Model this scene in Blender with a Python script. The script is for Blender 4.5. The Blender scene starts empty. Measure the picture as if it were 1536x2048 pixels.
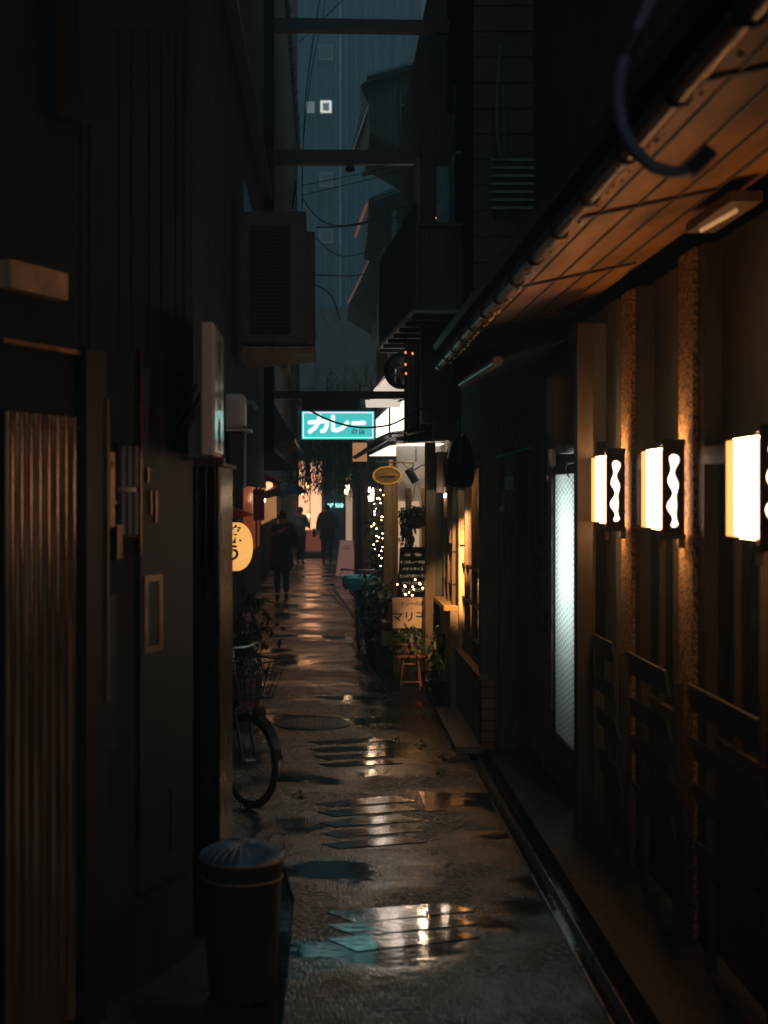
import bpy, math, random
from mathutils import Vector, Matrix, Euler
random.seed(7)
C = bpy.context.scene.collection
PI = math.pi
# ------------------------------------------------------------------ camera, world, light, exposure
cam = bpy.data.cameras.new('camera'); camo = bpy.data.objects.new('camera', cam); C.objects.link(camo)
camo.location = (0, 0, 2.0); camo.rotation_euler = (PI/2, 0, 0)
cam.lens = 50; cam.sensor_width = 36; cam.shift_x = 118/2048; cam.shift_y = -39/2048
cam.clip_start = .05; cam.clip_end = 1000
cam.dof.use_dof = True; cam.dof.focus_distance = 13.0; cam.dof.aperture_fstop = 2.6
bpy.context.scene.camera = camo
w = bpy.data.worlds.new('World'); bpy.context.scene.world = w; w.use_nodes = True
nt = w.node_tree; bg = nt.nodes['Background']
sky = nt.nodes.new('ShaderNodeTexSky'); sky.sky_type = 'NISHITA'; sky.sun_disc = False
sky.sun_elevation = math.radians(-4); sky.sun_rotation = math.radians(165); sky.dust_density = 3
mx = nt.nodes.new('ShaderNodeMix'); mx.data_type = 'RGBA'; mx.blend_type = 'ADD'; mx.inputs[0].default_value = 1
nt.links.new(sky.outputs[0], mx.inputs[6]); mx.inputs[7].default_value = (.95, 1.0, 1.0, 1)
nt.links.new(mx.outputs[2], bg.inputs[0]); bg.inputs[1].default_value = .26
sl = bpy.data.lights.new('sun', 'SUN'); sl.energy = .13; sl.angle = math.radians(25); sl.color = (.35, .8, 1)
so = bpy.data.objects.new('sun', sl); C.objects.link(so); so.rotation_euler = (math.radians(48), 0, math.radians(8))
vs = bpy.context.scene.view_settings; vs.view_transform = 'Standard'; vs.look = 'None'; vs.exposure = 0; vs.gamma = 1
cy = bpy.context.scene.cycles; cy.use_denoising = True; cy.sample_clamp_indirect = 4; cy.caustics_reflective = False
cy.max_bounces = 8; cy.sample_clamp_direct = 0
# ------------------------------------------------------------------ picture pixel + scale (px per metre) -> world point
F = 2844.0
def P(px, py, s): return Vector(((px-650)/s, F/s, 2-(py-985)/s))
def G(px, py, z=0.0):
    s = (py-985)/(2-z); return Vector(((px-650)/s, F/s, z))
# ------------------------------------------------------------------ mesh builder
W = {}
class MB:
    def __init__(s): s.v = []; s.f = []
    def add(s, vs, fs):
        b = len(s.v); s.v += [Vector(v) for v in vs]; s.f += [tuple(b+i for i in f) for f in fs]; return s
    def box(s, x0, x1, y0, y1, z0, z1):
        return s.add([(x, y, z) for z in (z0, z1) for y in (y0, y1) for x in (x0, x1)],
                     [(0,2,3,1), (4,5,7,6), (0,1,5,4), (2,6,7,3), (0,4,6,2), (1,3,7,5)])
    def obox(s, c, size, rot=(0,0,0)):
        m = Euler(rot).to_matrix(); c = Vector(c); h = Vector(size)/2
        return s.add([c+m@Vector((x*h.x, y*h.y, z*h.z)) for z in (-1,1) for y in (-1,1) for x in (-1,1)],
                     [(0,2,3,1), (4,5,7,6), (0,1,5,4), (2,6,7,3), (0,4,6,2), (1,3,7,5)])
    def prism(s, poly, ext):   # poly: list of 3d points, ext: extrusion vector
        n = len(poly); e = Vector(ext); p = [Vector(q) for q in poly]
        return s.add(p+[q+e for q in p], [tuple(range(n-1, -1, -1)), tuple(range(n, 2*n))]+[(i, (i+1)%n, n+(i+1)%n, n+i) for i in range(n)])
    def quad(s, a, b, c, d): return s.add([a, b, c, d], [(0,1,2,3)])
    def tube(s, pts, r, n=8, cap=True, r2=None):
        pts = [Vector(p) for p in pts]; m = len(pts); vs = []; up = None
        for i, p in enumerate(pts):
            t = (pts[min(i+1, m-1)]-pts[max(i-1, 0)]).normalized()
            if up is None: up = t.orthogonal().normalized()
            up = (up-t*up.dot(t)); up = up.normalized() if up.length > 1e-6 else t.orthogonal().normalized()
            q = t.cross(up); rr = r if r2 is None else r+(r2-r)*i/(m-1)
            vs += [p+(up*math.cos(2*PI*k/n)+q*math.sin(2*PI*k/n))*rr for k in range(n)]
        fs = [(i*n+k, i*n+(k+1)%n, (i+1)*n+(k+1)%n, (i+1)*n+k) for i in range(m-1) for k in range(n)]
        if cap: fs += [tuple(range(n-1, -1, -1)), tuple((m-1)*n+k for k in range(n))]
        return s.add(vs, fs)
    def lathe(s, prof, c, n=20, axis='z', sx=1, sy=1, cap=True):
        c = Vector(c); vs = []
        for r, h in prof:
            for k in range(n):
                a = 2*PI*k/n; x, y = r*math.cos(a)*sx, r*math.sin(a)*sy
                vs.append(c+(Vector((x, y, h)) if axis == 'z' else Vector((x, h, y)) if axis == 'y' else Vector((h, x, y))))
        m = len(prof)
        fs = [(i*n+k, i*n+(k+1)%n, (i+1)*n+(k+1)%n, (i+1)*n+k) for i in range(m-1) for k in range(n)]
        if cap: fs += [tuple(range(n-1, -1, -1)), tuple((m-1)*n+k for k in range(n))]
        return s.add(vs, fs)
    def ball(s, c, r, n=8, sz=1):
        return s.lathe([(max(r*math.sin(PI*i/n), 1e-4), -r*sz*math.cos(PI*i/n)) for i in range(n+1)], c, n+2)
    def torus(s, c, R, r, ax1, ax2, n=36, m=6):
        c = Vector(c); a1 = Vector(ax1).normalized(); a2 = Vector(ax2).normalized(); a3 = a1.cross(a2).normalized(); vs = []
        for i in range(n):
            t = 2*PI*i/n; d = a1*math.cos(t)+a2*math.sin(t)
            vs += [c+d*(R+r*math.cos(2*PI*k/m))+a3*r*math.sin(2*PI*k/m) for k in range(m)]
        return s.add(vs, [(i*m+k, ((i+1)%n)*m+k, ((i+1)%n)*m+(k+1)%m, i*m+(k+1)%m) for i in range(n) for k in range(m)])
    def leaf(s, c, L, wd, rot):
        m = Euler(rot).to_matrix(); c = Vector(c)
        return s.add([c+m@Vector(p) for p in ((0,0,0), (wd/2, L*.4, wd*.15), (0, L, -wd*.1), (-wd/2, L*.4, wd*.15))], [(0,1,2,3)])
    def build(s, name, m, parent=None, origin=None, smooth=False, bevel=0):
        me = bpy.data.meshes.new(name)
        if parent is not None: o0 = W[parent]
        elif origin is not None: o0 = Vector(origin)
        else:
            xs = [v.x for v in s.v]; ys = [v.y for v in s.v]
            o0 = Vector(((min(xs)+max(xs))/2, (min(ys)+max(ys))/2, min(v.z for v in s.v)))
        me.from_pydata([v-o0 for v in s.v], [], s.f); me.materials.append(m)
        if smooth:
            for p in me.polygons: p.use_smooth = True
        o = bpy.data.objects.new(name, me); C.objects.link(o); W[o] = o0
        if parent is not None: o.parent = parent
        else: o.location = o0
        if smooth:
            try: me.set_sharp_from_angle(angle=math.radians(40))
            except Exception: pass
        if bevel:
            b = o.modifiers.new('bevel', 'BEVEL'); b.width = bevel; b.segments = 2; b.limit_method = 'ANGLE'
        return o
def tag(o, label, cat, group=None):
    o['label'] = label; o['category'] = cat
    if group: o['group'] = group
    return o
def struct(o): o['kind'] = 'structure'; return o
def thing(name, label, cat, loc, group=None):
    o = bpy.data.objects.new(name, None); C.objects.link(o); o.empty_display_size = .1
    o.location = loc; W[o] = Vector(loc); return tag(o, label, cat, group)
def bx(*a): return MB().box(*a)
def copy_tree(o, parent=None):
    c = o.copy(); C.objects.link(c); W[c] = W[o]
    if parent is not None: c.parent = parent; c.matrix_parent_inverse = o.matrix_parent_inverse
    for ch in list(o.children): copy_tree(ch, c)
    return c
# ------------------------------------------------------------------ materials
M = {}
def node(nt, t, **k):
    n = nt.nodes.new(t)
    for a, v in k.items(): setattr(n, a, v)
    return n
def mat(name, col, rough=.6, metal=0, var=.35, scale=6, stretch=(1,1,1), bump=.15, bscale=None, spec=.5, coat=0):
    m = bpy.data.materials.new(name); m.use_nodes = True; t = m.node_tree; b = t.nodes['Principled BSDF']
    tc = node(t, 'ShaderNodeTexCoord'); mp = node(t, 'ShaderNodeMapping'); mp.inputs['Scale'].default_value = stretch
    t.links.new(tc.outputs['Object'], mp.inputs[0])
    n = node(t, 'ShaderNodeTexNoise'); n.inputs['Scale'].default_value = scale; n.inputs['Detail'].default_value = 6
    t.links.new(mp.outputs[0], n.inputs['Vector'])
    r = node(t, 'ShaderNodeValToRGB'); e = r.color_ramp.elements
    e[0].position = .3; e[1].position = .7
    e[0].color = tuple(c*(1-var) for c in col)+(1,); e[1].color = tuple(min(1, c*(1+var)) for c in col)+(1,)
    t.links.new(n.outputs[0], r.inputs[0]); t.links.new(r.outputs[0], b.inputs['Base Color'])
    b.inputs['Roughness'].default_value = rough; b.inputs['Metallic'].default_value = metal
    b.inputs['Specular IOR Level'].default_value = spec
    if coat: b.inputs['Coat Weight'].default_value = coat; b.inputs['Coat Roughness'].default_value = .08
    rr = node(t, 'ShaderNodeMapRange'); rr.inputs[3].default_value = max(.02, rough-.12); rr.inputs[4].default_value = min(1, rough+.12)
    t.links.new(n.outputs[0], rr.inputs[0]); t.links.new(rr.outputs[0], b.inputs['Roughness'])
    if bump:
        n2 = node(t, 'ShaderNodeTexNoise'); n2.inputs['Scale'].default_value = bscale or scale*6; n2.inputs['Detail'].default_value = 4
        t.links.new(mp.outputs[0], n2.inputs['Vector'])
        bp = node(t, 'ShaderNodeBump'); bp.inputs['Strength'].default_value = bump; bp.inputs['Distance'].default_value = .01
        t.links.new(n2.outputs[0], bp.inputs['Height']); t.links.new(bp.outputs[0], b.inputs['Normal'])
    M[name] = m; return m
def emit(name, col, st, base=(.6,.6,.6)):
    m = bpy.data.materials.new(name); m.use_nodes = True; t = m.node_tree; b = t.nodes['Principled BSDF']
    b.inputs['Base Color'].default_value = base+(1,); b.inputs['Roughness'].default_value = .4
    b.inputs['Emission Color'].default_value = col+(1,); b.inputs['Emission Strength'].default_value = st
    M[name] = m; return m
VW = (14, 14, 1)     # grain running up
mat('dark_wood', (.05,.038,.03), .5, stretch=VW, scale=3, bump=.3, bscale=8)
mat('mid_wood', (.16,.10,.06), .5, stretch=VW, scale=3, bump=.3, bscale=8)
mat('warm_wood', (.55,.32,.13), .45, stretch=VW, scale=3, bump=.3, bscale=8)
mat('char_wall', (.085,.083,.082), .75, scale=3, bump=.3, bscale=30)
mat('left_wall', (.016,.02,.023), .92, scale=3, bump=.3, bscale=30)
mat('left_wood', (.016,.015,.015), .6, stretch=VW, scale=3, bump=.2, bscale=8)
mat('brown_sheet', (.42,.24,.14), .2, .8, scale=4, stretch=(6,6,.6), bump=.12, bscale=6)
mat('plaster_white', (.62,.6,.55), .7, var=.12, scale=3, bump=.2, bscale=60)
mat('plaster_tan', (.34,.24,.17), .75, var=.15, scale=5, bump=.35, bscale=70)
mat('pillar_cream', (.8,.6,.36), .7, var=.1, scale=5, bump=.4, bscale=80)
mat('cloth_teal', (.07,.5,.55), .7, scale=9, bump=.4)
mat('metal_grey', (.22,.23,.24), .3, .85, scale=8, bump=.08)
mat('metal_dark', (.04,.042,.045), .38, .6, scale=8, bump=.1)
mat('metal_blue', (.16,.27,.33), .4, .2, scale=8, bump=.1)
mat('copper', (.16,.09,.05), .3, .9, scale=12, bump=.3, bscale=30)
mat('tile_roof', (.05,.055,.06), .35, scale=8, bump=.3)
mat('soffit', (.36,.17,.068), .5, stretch=(1.5,.5,1), scale=3, bump=.3, bscale=14, var=.62)
mat('far_clad', (.014,.12,.155), .6, var=.2, scale=.25, stretch=(1,1,.3), bump=0)
mat('far_grey', (.18,.26,.28), .7, var=.15, scale=.3, bump=0)
mat('black_rubber', (.02,.02,.02), .6, scale=20, bump=.1)
mat('black_paint', (.025,.025,.028), .32, .2, scale=20, bump=.05)
mat('ac_beige', (.055,.05,.048), .6, scale=6, bump=.05)
mat('white_plastic', (.5,.48,.46), .4, var=.1, scale=6, bump=.05)
mat('mauve_board', (.22,.14,.12), .6, var=.12, scale=4, bump=.1)
mat('pink_board', (.75,.46,.38), .6, var=.08, scale=4, bump=.05)
mat('cream_cloth', (.42,.33,.24), .8, var=.15, scale=8, bump=.2)
mat('leaf_dark', (.035,.06,.03), .45, var=.5, scale=14, bump=0)
mat('leaf_mid', (.06,.09,.035), .45, var=.5, scale=14, bump=0)
mat('bark', (.12,.07,.045), .8, scale=10, stretch=(3,3,.5), bump=.5)
mat('terracotta', (.25,.12,.08), .6, scale=8, bump=.1)
mat('black_cloth', (.018,.019,.023), .8, scale=20, bump=.3)
mat('navy_cloth', (.02,.035,.05), .75, scale=20, bump=.3)
mat('blue_cloth', (.06,.16,.22), .75, scale=20, bump=.3)
mat('blue_wall', (.02,.07,.13), .6, scale=4, bump=.2)
mat('skin', (.4,.24,.17), .5, var=.08, scale=10, bump=.05)
mat('hair', (.012,.01,.01), .5, scale=30, stretch=(1,1,.3), bump=.5)
mat('red_paint', (.45,.06,.03), .4, scale=8, bump=.1)
mat('yellow_paint', (.6,.4,.06), .4, scale=8, bump=.1)
mat('orange_wood', (.2,.075,.04), .5, stretch=VW, scale=3, bump=.2)
mat('chalk', (.75,.68,.5), .8, var=.1, bump=0)
mat('board_black', (.03,.035,.034), .7, scale=6, bump=.1)
mat('ink', (.02,.02,.02), .6, var=.1, bump=0)
mat('brass', (.35,.2,.1), .35, .8, scale=10, bump=.1)
mat('concrete_step', (.18,.15,.13), .45, scale=5, bump=.3, bscale=40)
mat('glass_dark', (.012,.013,.014), .08, 0, var=.2, scale=3, bump=.02, bscale=5, spec=.6)
mat('lid_blue', (.03,.075,.13), .3, .1, scale=9, bump=.1)
mat('rust', (.3,.12,.06), .7, scale=30, bump=.3)
mat('purple_slat', (.12,.085,.11), .6, bump=.1)
mat('noren_red', (.4,.05,.02), .7, scale=6, bump=.2)
emit('lamp_warm', (1,.66,.46), 3.6)
emit('glow_plate', (1,.48,.17), 42)
emit('lamp_strip', (1,.40,.11), 1.9)
emit('lamp_edge', (1,.42,.10), 2.2)
emit('chochin', (1,.47,.12), .95, (.7,.5,.3))
emit('bulb_warm', (1,.62,.32), 30)
emit('bulb_amber', (1,.45,.15), 14)
emit('tube_white', (.9,1,.95), 4.6)
emit('sign_teal', (.07,.60,.60), 1.0, (.1,.3,.3))
emit('sign_white', (.86,1,.98), 1.25)
emit('fascia_white', (1,.84,.72), 3.4)
emit('awning_glow', (1,.84,.70), .8)
emit('shop_glow', (1,.46,.24), 2.0)
emit('shop_red', (1,.14,.03), .16)
emit('neon_teal', (.45,1,.92), 3)
emit('window_far', (1,.93,.85), 1.1)
emit('window_dim', (.5,.8,.9), .11)
emit('pale_glow', (1,.63,.38), .5)
emit('shop_amber', (1,.40,.12), .35)
emit('spark', (1,.6,.3), 1.2)
def stucco(name, a, bcol):
    m = mat(name, a, .8, bump=.5, bscale=90); t = m.node_tree; b = t.nodes['Principled BSDF']
    n = node(t, 'ShaderNodeTexNoise'); n.inputs['Scale'].default_value = 75; n.inputs['Detail'].default_value = 3
    tc = node(t, 'ShaderNodeTexCoord'); t.links.new(tc.outputs['Object'], n.inputs['Vector'])
    r = node(t, 'ShaderNodeValToRGB'); r.color_ramp.elements[0].position = .44; r.color_ramp.elements[1].position = .52
    r.color_ramp.elements[0].color = bcol+(1,); r.color_ramp.elements[1].color = a+(1,)
    t.links.new(n.outputs[0], r.inputs[0]); t.links.new(r.outputs[0], b.inputs['Base Color'])
def rib_highlights(name, base, light, pitch):
    m = M[name]; t = m.node_tree; b = t.nodes['Principled BSDF']; src = b.inputs['Base Color'].links[0].from_socket
    g_ = node(t, 'ShaderNodeNewGeometry'); sp = node(t, 'ShaderNodeSeparateXYZ'); t.links.new(g_.outputs['Position'], sp.inputs[0])
    d = node(t, 'ShaderNodeMath', operation='DIVIDE'); d.inputs[1].default_value = pitch; t.links.new(sp.outputs['X'], d.inputs[0])
    f = node(t, 'ShaderNodeMath', operation='FRACT'); t.links.new(d.outputs[0], f.inputs[0])
    l = node(t, 'ShaderNodeMath', operation='LESS_THAN'); l.inputs[1].default_value = .14; t.links.new(f.outputs[0], l.inputs[0])
    x = node(t, 'ShaderNodeMix'); x.data_type = 'RGBA'; t.links.new(l.outputs[0], x.inputs[0]); t.links.new(src, x.inputs[6]); x.inputs[7].default_value = light+(1,); t.links.new(x.outputs[2], b.inputs['Base Color'])
rib_highlights('far_clad', 0, (.045,.22,.28), .43)  # lighter stripes paint the rib highlights into the cladding colour
stucco('speckle', (.42,.24,.11), (.06,.035,.02))
def road_mat(name, rough_hi, rough_lo, groove, th=(.47,.58), col=(.018,.022,.028), metal=0, rip_s=.09):
    m = bpy.data.materials.new(name); m.use_nodes = True; t = m.node_tree; b = t.nodes['Principled BSDF']; L = t.links.new
    tc = node(t, 'ShaderNodeTexCoord'); geo = node(t, 'ShaderNodeNewGeometry')
    def noise(sc, det, stretch):
        mp = node(t, 'ShaderNodeMapping'); mp.inputs['Scale'].default_value = stretch; L(geo.outputs['Position'], mp.inputs[0])
        n = node(t, 'ShaderNodeTexNoise'); n.inputs['Scale'].default_value = sc; n.inputs['Detail'].default_value = det; L(mp.outputs[0], n.inputs['Vector']); return n.outputs[0]
    pud = noise(1.0, 5, (1.1, 1.25, 1))
    r = node(t, 'ShaderNodeMapRange'); r.inputs[1].default_value = th[0]; r.inputs[2].default_value = th[1]; L(pud, r.inputs[0])
    fine = noise(30, 5, (1, 1, 1))
    rh = node(t, 'ShaderNodeMapRange'); rh.inputs[1].default_value = .3; rh.inputs[2].default_value = .7
    rh.inputs[3].default_value = rough_hi-.1; rh.inputs[4].default_value = rough_hi+.12; L(fine, rh.inputs[0])
    mixr = node(t, 'ShaderNodeMix'); mixr.data_type = 'FLOAT'; L(r.outputs[0], mixr.inputs[0]); L(rh.outputs[0], mixr.inputs[2]); mixr.inputs[3].default_value = rough_lo
    L(mixr.outputs[0], b.inputs['Roughness'])
    cr = node(t, 'ShaderNodeValToRGB'); cr.color_ramp.elements[0].position = .3; cr.color_ramp.elements[1].position = .72
    cr.color_ramp.elements[0].color = tuple(c*.5 for c in col)+(1,); cr.color_ramp.elements[1].color = tuple(c*1.5 for c in col)+(1,)
    L(noise(4, 8, (1, 1, 1)), cr.inputs[0]); L(cr.outputs[0], b.inputs['Base Color'])
    mp = node(t, 'ShaderNodeMapping'); mp.inputs['Scale'].default_value = (1, .12, 1); L(geo.outputs['Position'], mp.inputs[0])
    wv = node(t, 'ShaderNodeTexNoise'); wv.inputs['Scale'].default_value = 125; wv.inputs['Detail'].default_value = 2; L(mp.outputs[0], wv.inputs['Vector'])
    inv = node(t, 'ShaderNodeMath', operation='SUBTRACT'); inv.inputs[0].default_value = 1.0; L(r.outputs[0], inv.inputs[1])
    gm = node(t, 'ShaderNodeMath', operation='MULTIPLY'); L(wv.outputs[0], gm.inputs[0]); L(inv.outputs[0], gm.inputs[1])
    rip = noise(9, 4, (1, 2.6, 1))
    b1 = node(t, 'ShaderNodeBump'); b1.inputs['Strength'].default_value = groove; b1.inputs['Distance'].default_value = .005; L(gm.outputs[0], b1.inputs['Height'])
    b2 = node(t, 'ShaderNodeBump'); b2.inputs['Strength'].default_value = rip_s; b2.inputs['Distance'].default_value = .012; L(rip, b2.inputs['Height']); L(b1.outputs[0], b2.inputs['Normal'])
    b3 = node(t, 'ShaderNodeBump'); b3.inputs['Strength'].default_value = .06; b3.inputs['Distance'].default_value = .003; L(fine, b3.inputs['Height']); L(b2.outputs[0], b3.inputs['Normal'])
    L(b3.outputs[0], b.inputs['Normal']); b.inputs['Specular IOR Level'].default_value = .5; b.inputs['IOR'].default_value = 1.65; b.inputs['Metallic'].default_value = metal
    M[name] = m; return m
road_mat('road_wet', .27, .07, 1.6, th=(.43,.6))
road_mat('slab_wet', .13, .06, .25, th=(.35,.5), col=(.42,.40,.39), metal=.85)
road_mat('ground_wet', .75, .3, .4, th=(.55,.66), col=(.011,.011,.012))
road_mat('water', .12, .06, .3, th=(.3,.4), col=(.01,.01,.01), rip_s=.3)
def brick(name, col, mortar, bw, bh, rough=.5):
    m = mat(name, col, rough, bump=0); t = m.node_tree; b = t.nodes['Principled BSDF']
    g = node(t, 'ShaderNodeNewGeometry'); sp = node(t, 'ShaderNodeSeparateXYZ'); cb = node(t, 'ShaderNodeCombineXYZ'); t.links.new(g.outputs['Position'], sp.inputs[0])
    t.links.new(sp.outputs['Y'], cb.inputs['X']); t.links.new(sp.outputs['Z'], cb.inputs['Y'])
    br = node(t, 'ShaderNodeTexBrick'); t.links.new(cb.outputs[0], br.inputs['Vector']); br.inputs['Scale'].default_value = 1
    br.inputs['Brick Width'].default_value = bw; br.inputs['Row Height'].default_value = bh; br.inputs['Mortar Size'].default_value = .006
    br.inputs['Color1'].default_value = col+(1,); br.inputs['Color2'].default_value = tuple(c*.7 for c in col)+(1,); br.inputs['Mortar'].default_value = mortar+(1,)
    t.links.new(br.outputs['Color'], b.inputs['Base Color'])
    bp = node(t, 'ShaderNodeBump'); bp.inputs['Strength'].default_value = .6; bp.inputs['Distance'].default_value = .006; bp.invert = True
    t.links.new(br.outputs['Fac'], bp.inputs['Height']); t.links.new(bp.outputs[0], b.inputs['Normal'])
brick('brick_tile', (.32,.17,.10), (.04,.03,.025), .3, .085)
def translucent(name, col):
    m = bpy.data.materials.new(name); m.use_nodes = True; t = m.node_tree; t.nodes.clear()
    o = node(t, 'ShaderNodeOutputMaterial'); a = node(t, 'ShaderNodeBsdfTranslucent'); d = node(t, 'ShaderNodeBsdfDiffuse'); x = node(t, 'ShaderNodeMixShader')
    tc = node(t, 'ShaderNodeTexCoord'); n = node(t, 'ShaderNodeTexNoise'); n.inputs['Scale'].default_value = 12; t.links.new(tc.outputs['Object'], n.inputs['Vector'])
    r = node(t, 'ShaderNodeValToRGB'); r.color_ramp.elements[0].color = tuple(c*.85 for c in col)+(1,); r.color_ramp.elements[1].color = col+(1,)
    t.links.new(n.outputs[0], r.inputs[0]); t.links.new(r.outputs[0], a.inputs[0]); t.links.new(r.outputs[0], d.inputs[0])
    x.inputs[0].default_value = .35; t.links.new(a.outputs[0], x.inputs[1]); t.links.new(d.outputs[0], x.inputs[2]); t.links.new(x.outputs[0], o.inputs[0]); M[name] = m
translucent('frosted', (.85,.95,.9))
translucent('curtain', (.75,.72,.66))
# ------------------------------------------------------------------ lettering
def text_mesh(s, size, depth=.002, bold=0.0):
    cu = bpy.data.curves.new('t', 'FONT'); cu.body = s; cu.size = size; cu.extrude = depth; cu.offset = bold
    cu.align_x = 'CENTER'; cu.align_y = 'CENTER'
    o = bpy.data.objects.new('t', cu); C.objects.link(o); bpy.context.view_layer.update()
    me = bpy.data.meshes.new_from_object(o.evaluated_get(bpy.context.evaluated_depsgraph_get()))
    vs = [v.co.copy() for v in me.vertices]; fs = [tuple(p.vertices) for p in me.polygons]
    bpy.data.objects.remove(o); bpy.data.curves.remove(cu); bpy.data.meshes.remove(me); return vs, fs
def text_on(mb, s, size, c, rotz=0, sx=1, depth=.002, bold=0.0):
    vs, fs = text_mesh(s, size, depth, bold)
    m = Euler((PI/2, 0, rotz)).to_matrix(); c = Vector(c)
    mb.add([c+m@Vector((v.x*sx, v.y, v.z)) for v in vs], fs)
def strokes(mb, paths, wd, y, conv):   # rounded brush strokes on a plane of constant y
    for pth in paths:
        pts = [conv(p) for p in pth]
        for a, b in zip(pts, pts[1:]):
            d = Vector((b[0]-a[0], b[1]-a[1])); L = d.length; ang = math.atan2(d.y, d.x); poly = []
            for k in range(9): t = ang+PI/2+PI*k/8; poly.append((a[0]+wd/2*math.cos(t), y, a[1]+wd/2*math.sin(t)))
            for k in range(9): t = ang-PI/2+PI*k/8; poly.append((b[0]+wd/2*math.cos(t), y, b[1]+wd/2*math.sin(t)))
            mb.prism(poly, (0, -.003, 0)); y -= .0004
# ================================================================== SETTING
g = MB().quad((-200,-60,-.06), (200,-60,-.06), (200,400,-.06), (-200,400,-.06)); struct(g.build('ground', M['ground_wet'], origin=(0,0,-.06)))
# the road: a sheet between the two gutters, narrowing in the distance
edgeL = [(-.16,-3), (-.16,5), (-.15,7.2), (-.3,8), (-1.35,8.3), (-1.35,46)]
edgeR = [(1.08,-3), (1.08,9), (1.06,12), (1.0,13.6), (1.0,46)]
def strip(mb, L, R, z0, z1, y0=-3, y1=46, n=98):
    def at(E, y):
        for (xa, ya), (xb, yb) in zip(E, E[1:]):
            if ya <= y <= yb: return xa+(xb-xa)*(y-ya)/(yb-ya)
        return E[-1][0]
    ys = [y0+(y1-y0)*i/n for i in range(n+1)]
    vs = []
    for y in ys: a, b = at(L, y), at(R, y); vs += [(a,y,z0), (a,y,z1), (b,y,z1), (b,y,z0)]
    fs = []
    for i in range(n): k = 4*i; fs += [(k+1,k+2,k+6,k+5), (k,k+1,k+5,k+4), (k+2,k+3,k+7,k+6)]
    mb.add(vs, fs)
mb = MB(); strip(mb, edgeL, edgeR, -.06, 0); struct(mb.build('road', M['road_wet'], origin=(0,0,0)))
mb = MB(); strip(mb, [(-1.6,-3),(-1.6,46)], [(-.30,-3),(-.30,46)], -.06, -.006, -3, 8.2, 20); struct(mb.build('pavement', M['ground_wet'], origin=(-1,3,-.06)))
mb = MB(); mb.box(1.24,2.2,-3,11,-.06,.035); mb.box(1.2,2.2,11,46,-.06,.03); struct(mb.build('pavement', M['ground_wet'], origin=(1.5,3,-.06)))
# gutters with standing water
mb = MB(); mb.quad((-.298,-3,-.03), (-.162,-3,-.03), (-.162,7.6,-.03), (-.298,7.6,-.03)); struct(mb.build('water', M['water'], origin=(-.23,3,-.03)))
mb = MB(); mb.quad((1.082,-3,-.028), (1.238,-3,-.028), (1.198,13.4,-.028), (1.042,13.4,-.028)); struct(mb.build('water', M['water'], origin=(1.15,3,-.028)))
mb = MB()
for k in range(14):
    y = -1+k*1.02; mb.box(1.155, 1.162, y, y+.99, -.028, .006)
    mb.box(1.075, 1.084, y+.01, y+1.0, -.05, .008)
struct(mb.build('gutter', M['metal_grey'], origin=(1.15,3,-.028)))
# skew drain channel crossing the right edge of the far road
def drain(a, b, wd, z=.004):
    a = Vector((a[0],a[1],0)); b = Vector((b[0],b[1],0)); d = (b-a).normalized(); q = Vector((-d.y,d.x,0))
    m = MB(); m.prism([a-q*wd+Vector((0,0,z)), b-q*wd+Vector((0,0,z)), b+q*wd+Vector((0,0,z)), a+q*wd+Vector((0,0,z))], (0,0,.004)); return m, q
m, q = drain(G(703,1288), G(778,1388), .018); struct(m.build('drain', M['metal_dark']))
m, q = drain(G(668,1178), G(712,1240), .025); struct(m.build('drain', M['metal_dark']))
m, q = drain(G(655,1180), G(690,1218), .012); struct(m.build('drain', M['metal_grey']))
m, q = drain(G(652,1180), G(690,1172), .012); struct(m.build('drain', M['metal_dark']))
# flush polished paving slabs with skewed ends
sl = []
for i, yy in enumerate((1474, 1489, 1504, 1519)):
    sl.append([(612+9*i, yy+8), (757+5*i, yy), (784+7*i, yy+7), (640+7*i, yy+14)])
for i, yy in enumerate((1590, 1607, 1628, 1649, 1671)):
    sl.append([(632+3*i, yy+16), (788+5*i, yy), (834+5*i, yy+12), (664+4*i, yy+(17, 20, 20, 20, 20)[i]+5)])
for i, yy in enumerate((1805, 1831, 1858)):
    sl.append([(654, yy+18), (897+6*i, yy), (949+5*i, yy+16), (713, yy+44 if i == 2 else yy+40)])
sl.append([(838,1583), (880,1583), (892,1620), (852,1622)])
for q_ in sl:
    pts = [G(x, y, .004) for x, y in q_]; m = MB()
    m.prism([p-Vector((0,0,.02)) for p in reversed(pts)], (0,0,.02)); o = m.build('paving_slab', M['slab_wet']); struct(o)
# manhole cover
t = thing('manhole_cover', 'round iron manhole cover sunk in the wet alley paving', 'manhole cover', G(625,1447))
c = G(625,1447,0); m = MB(); m.lathe([(.33,.001), (.33,.007), (.30,.009), (.3,.006), (.001,.006)], c, 40); m.build('rim', M['metal_dark'], t)
m = MB()
for i in range(-7, 8):
    for j in range(-7, 8):
        if (i*i+j*j) < 46: m.box(c.x+i*.038-.011, c.x+i*.038+.011, c.y+j*.038-.011, c.y+j*.038+.011, .005, .013)
m.build('tread_plate', M['metal_grey'], t)
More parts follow.
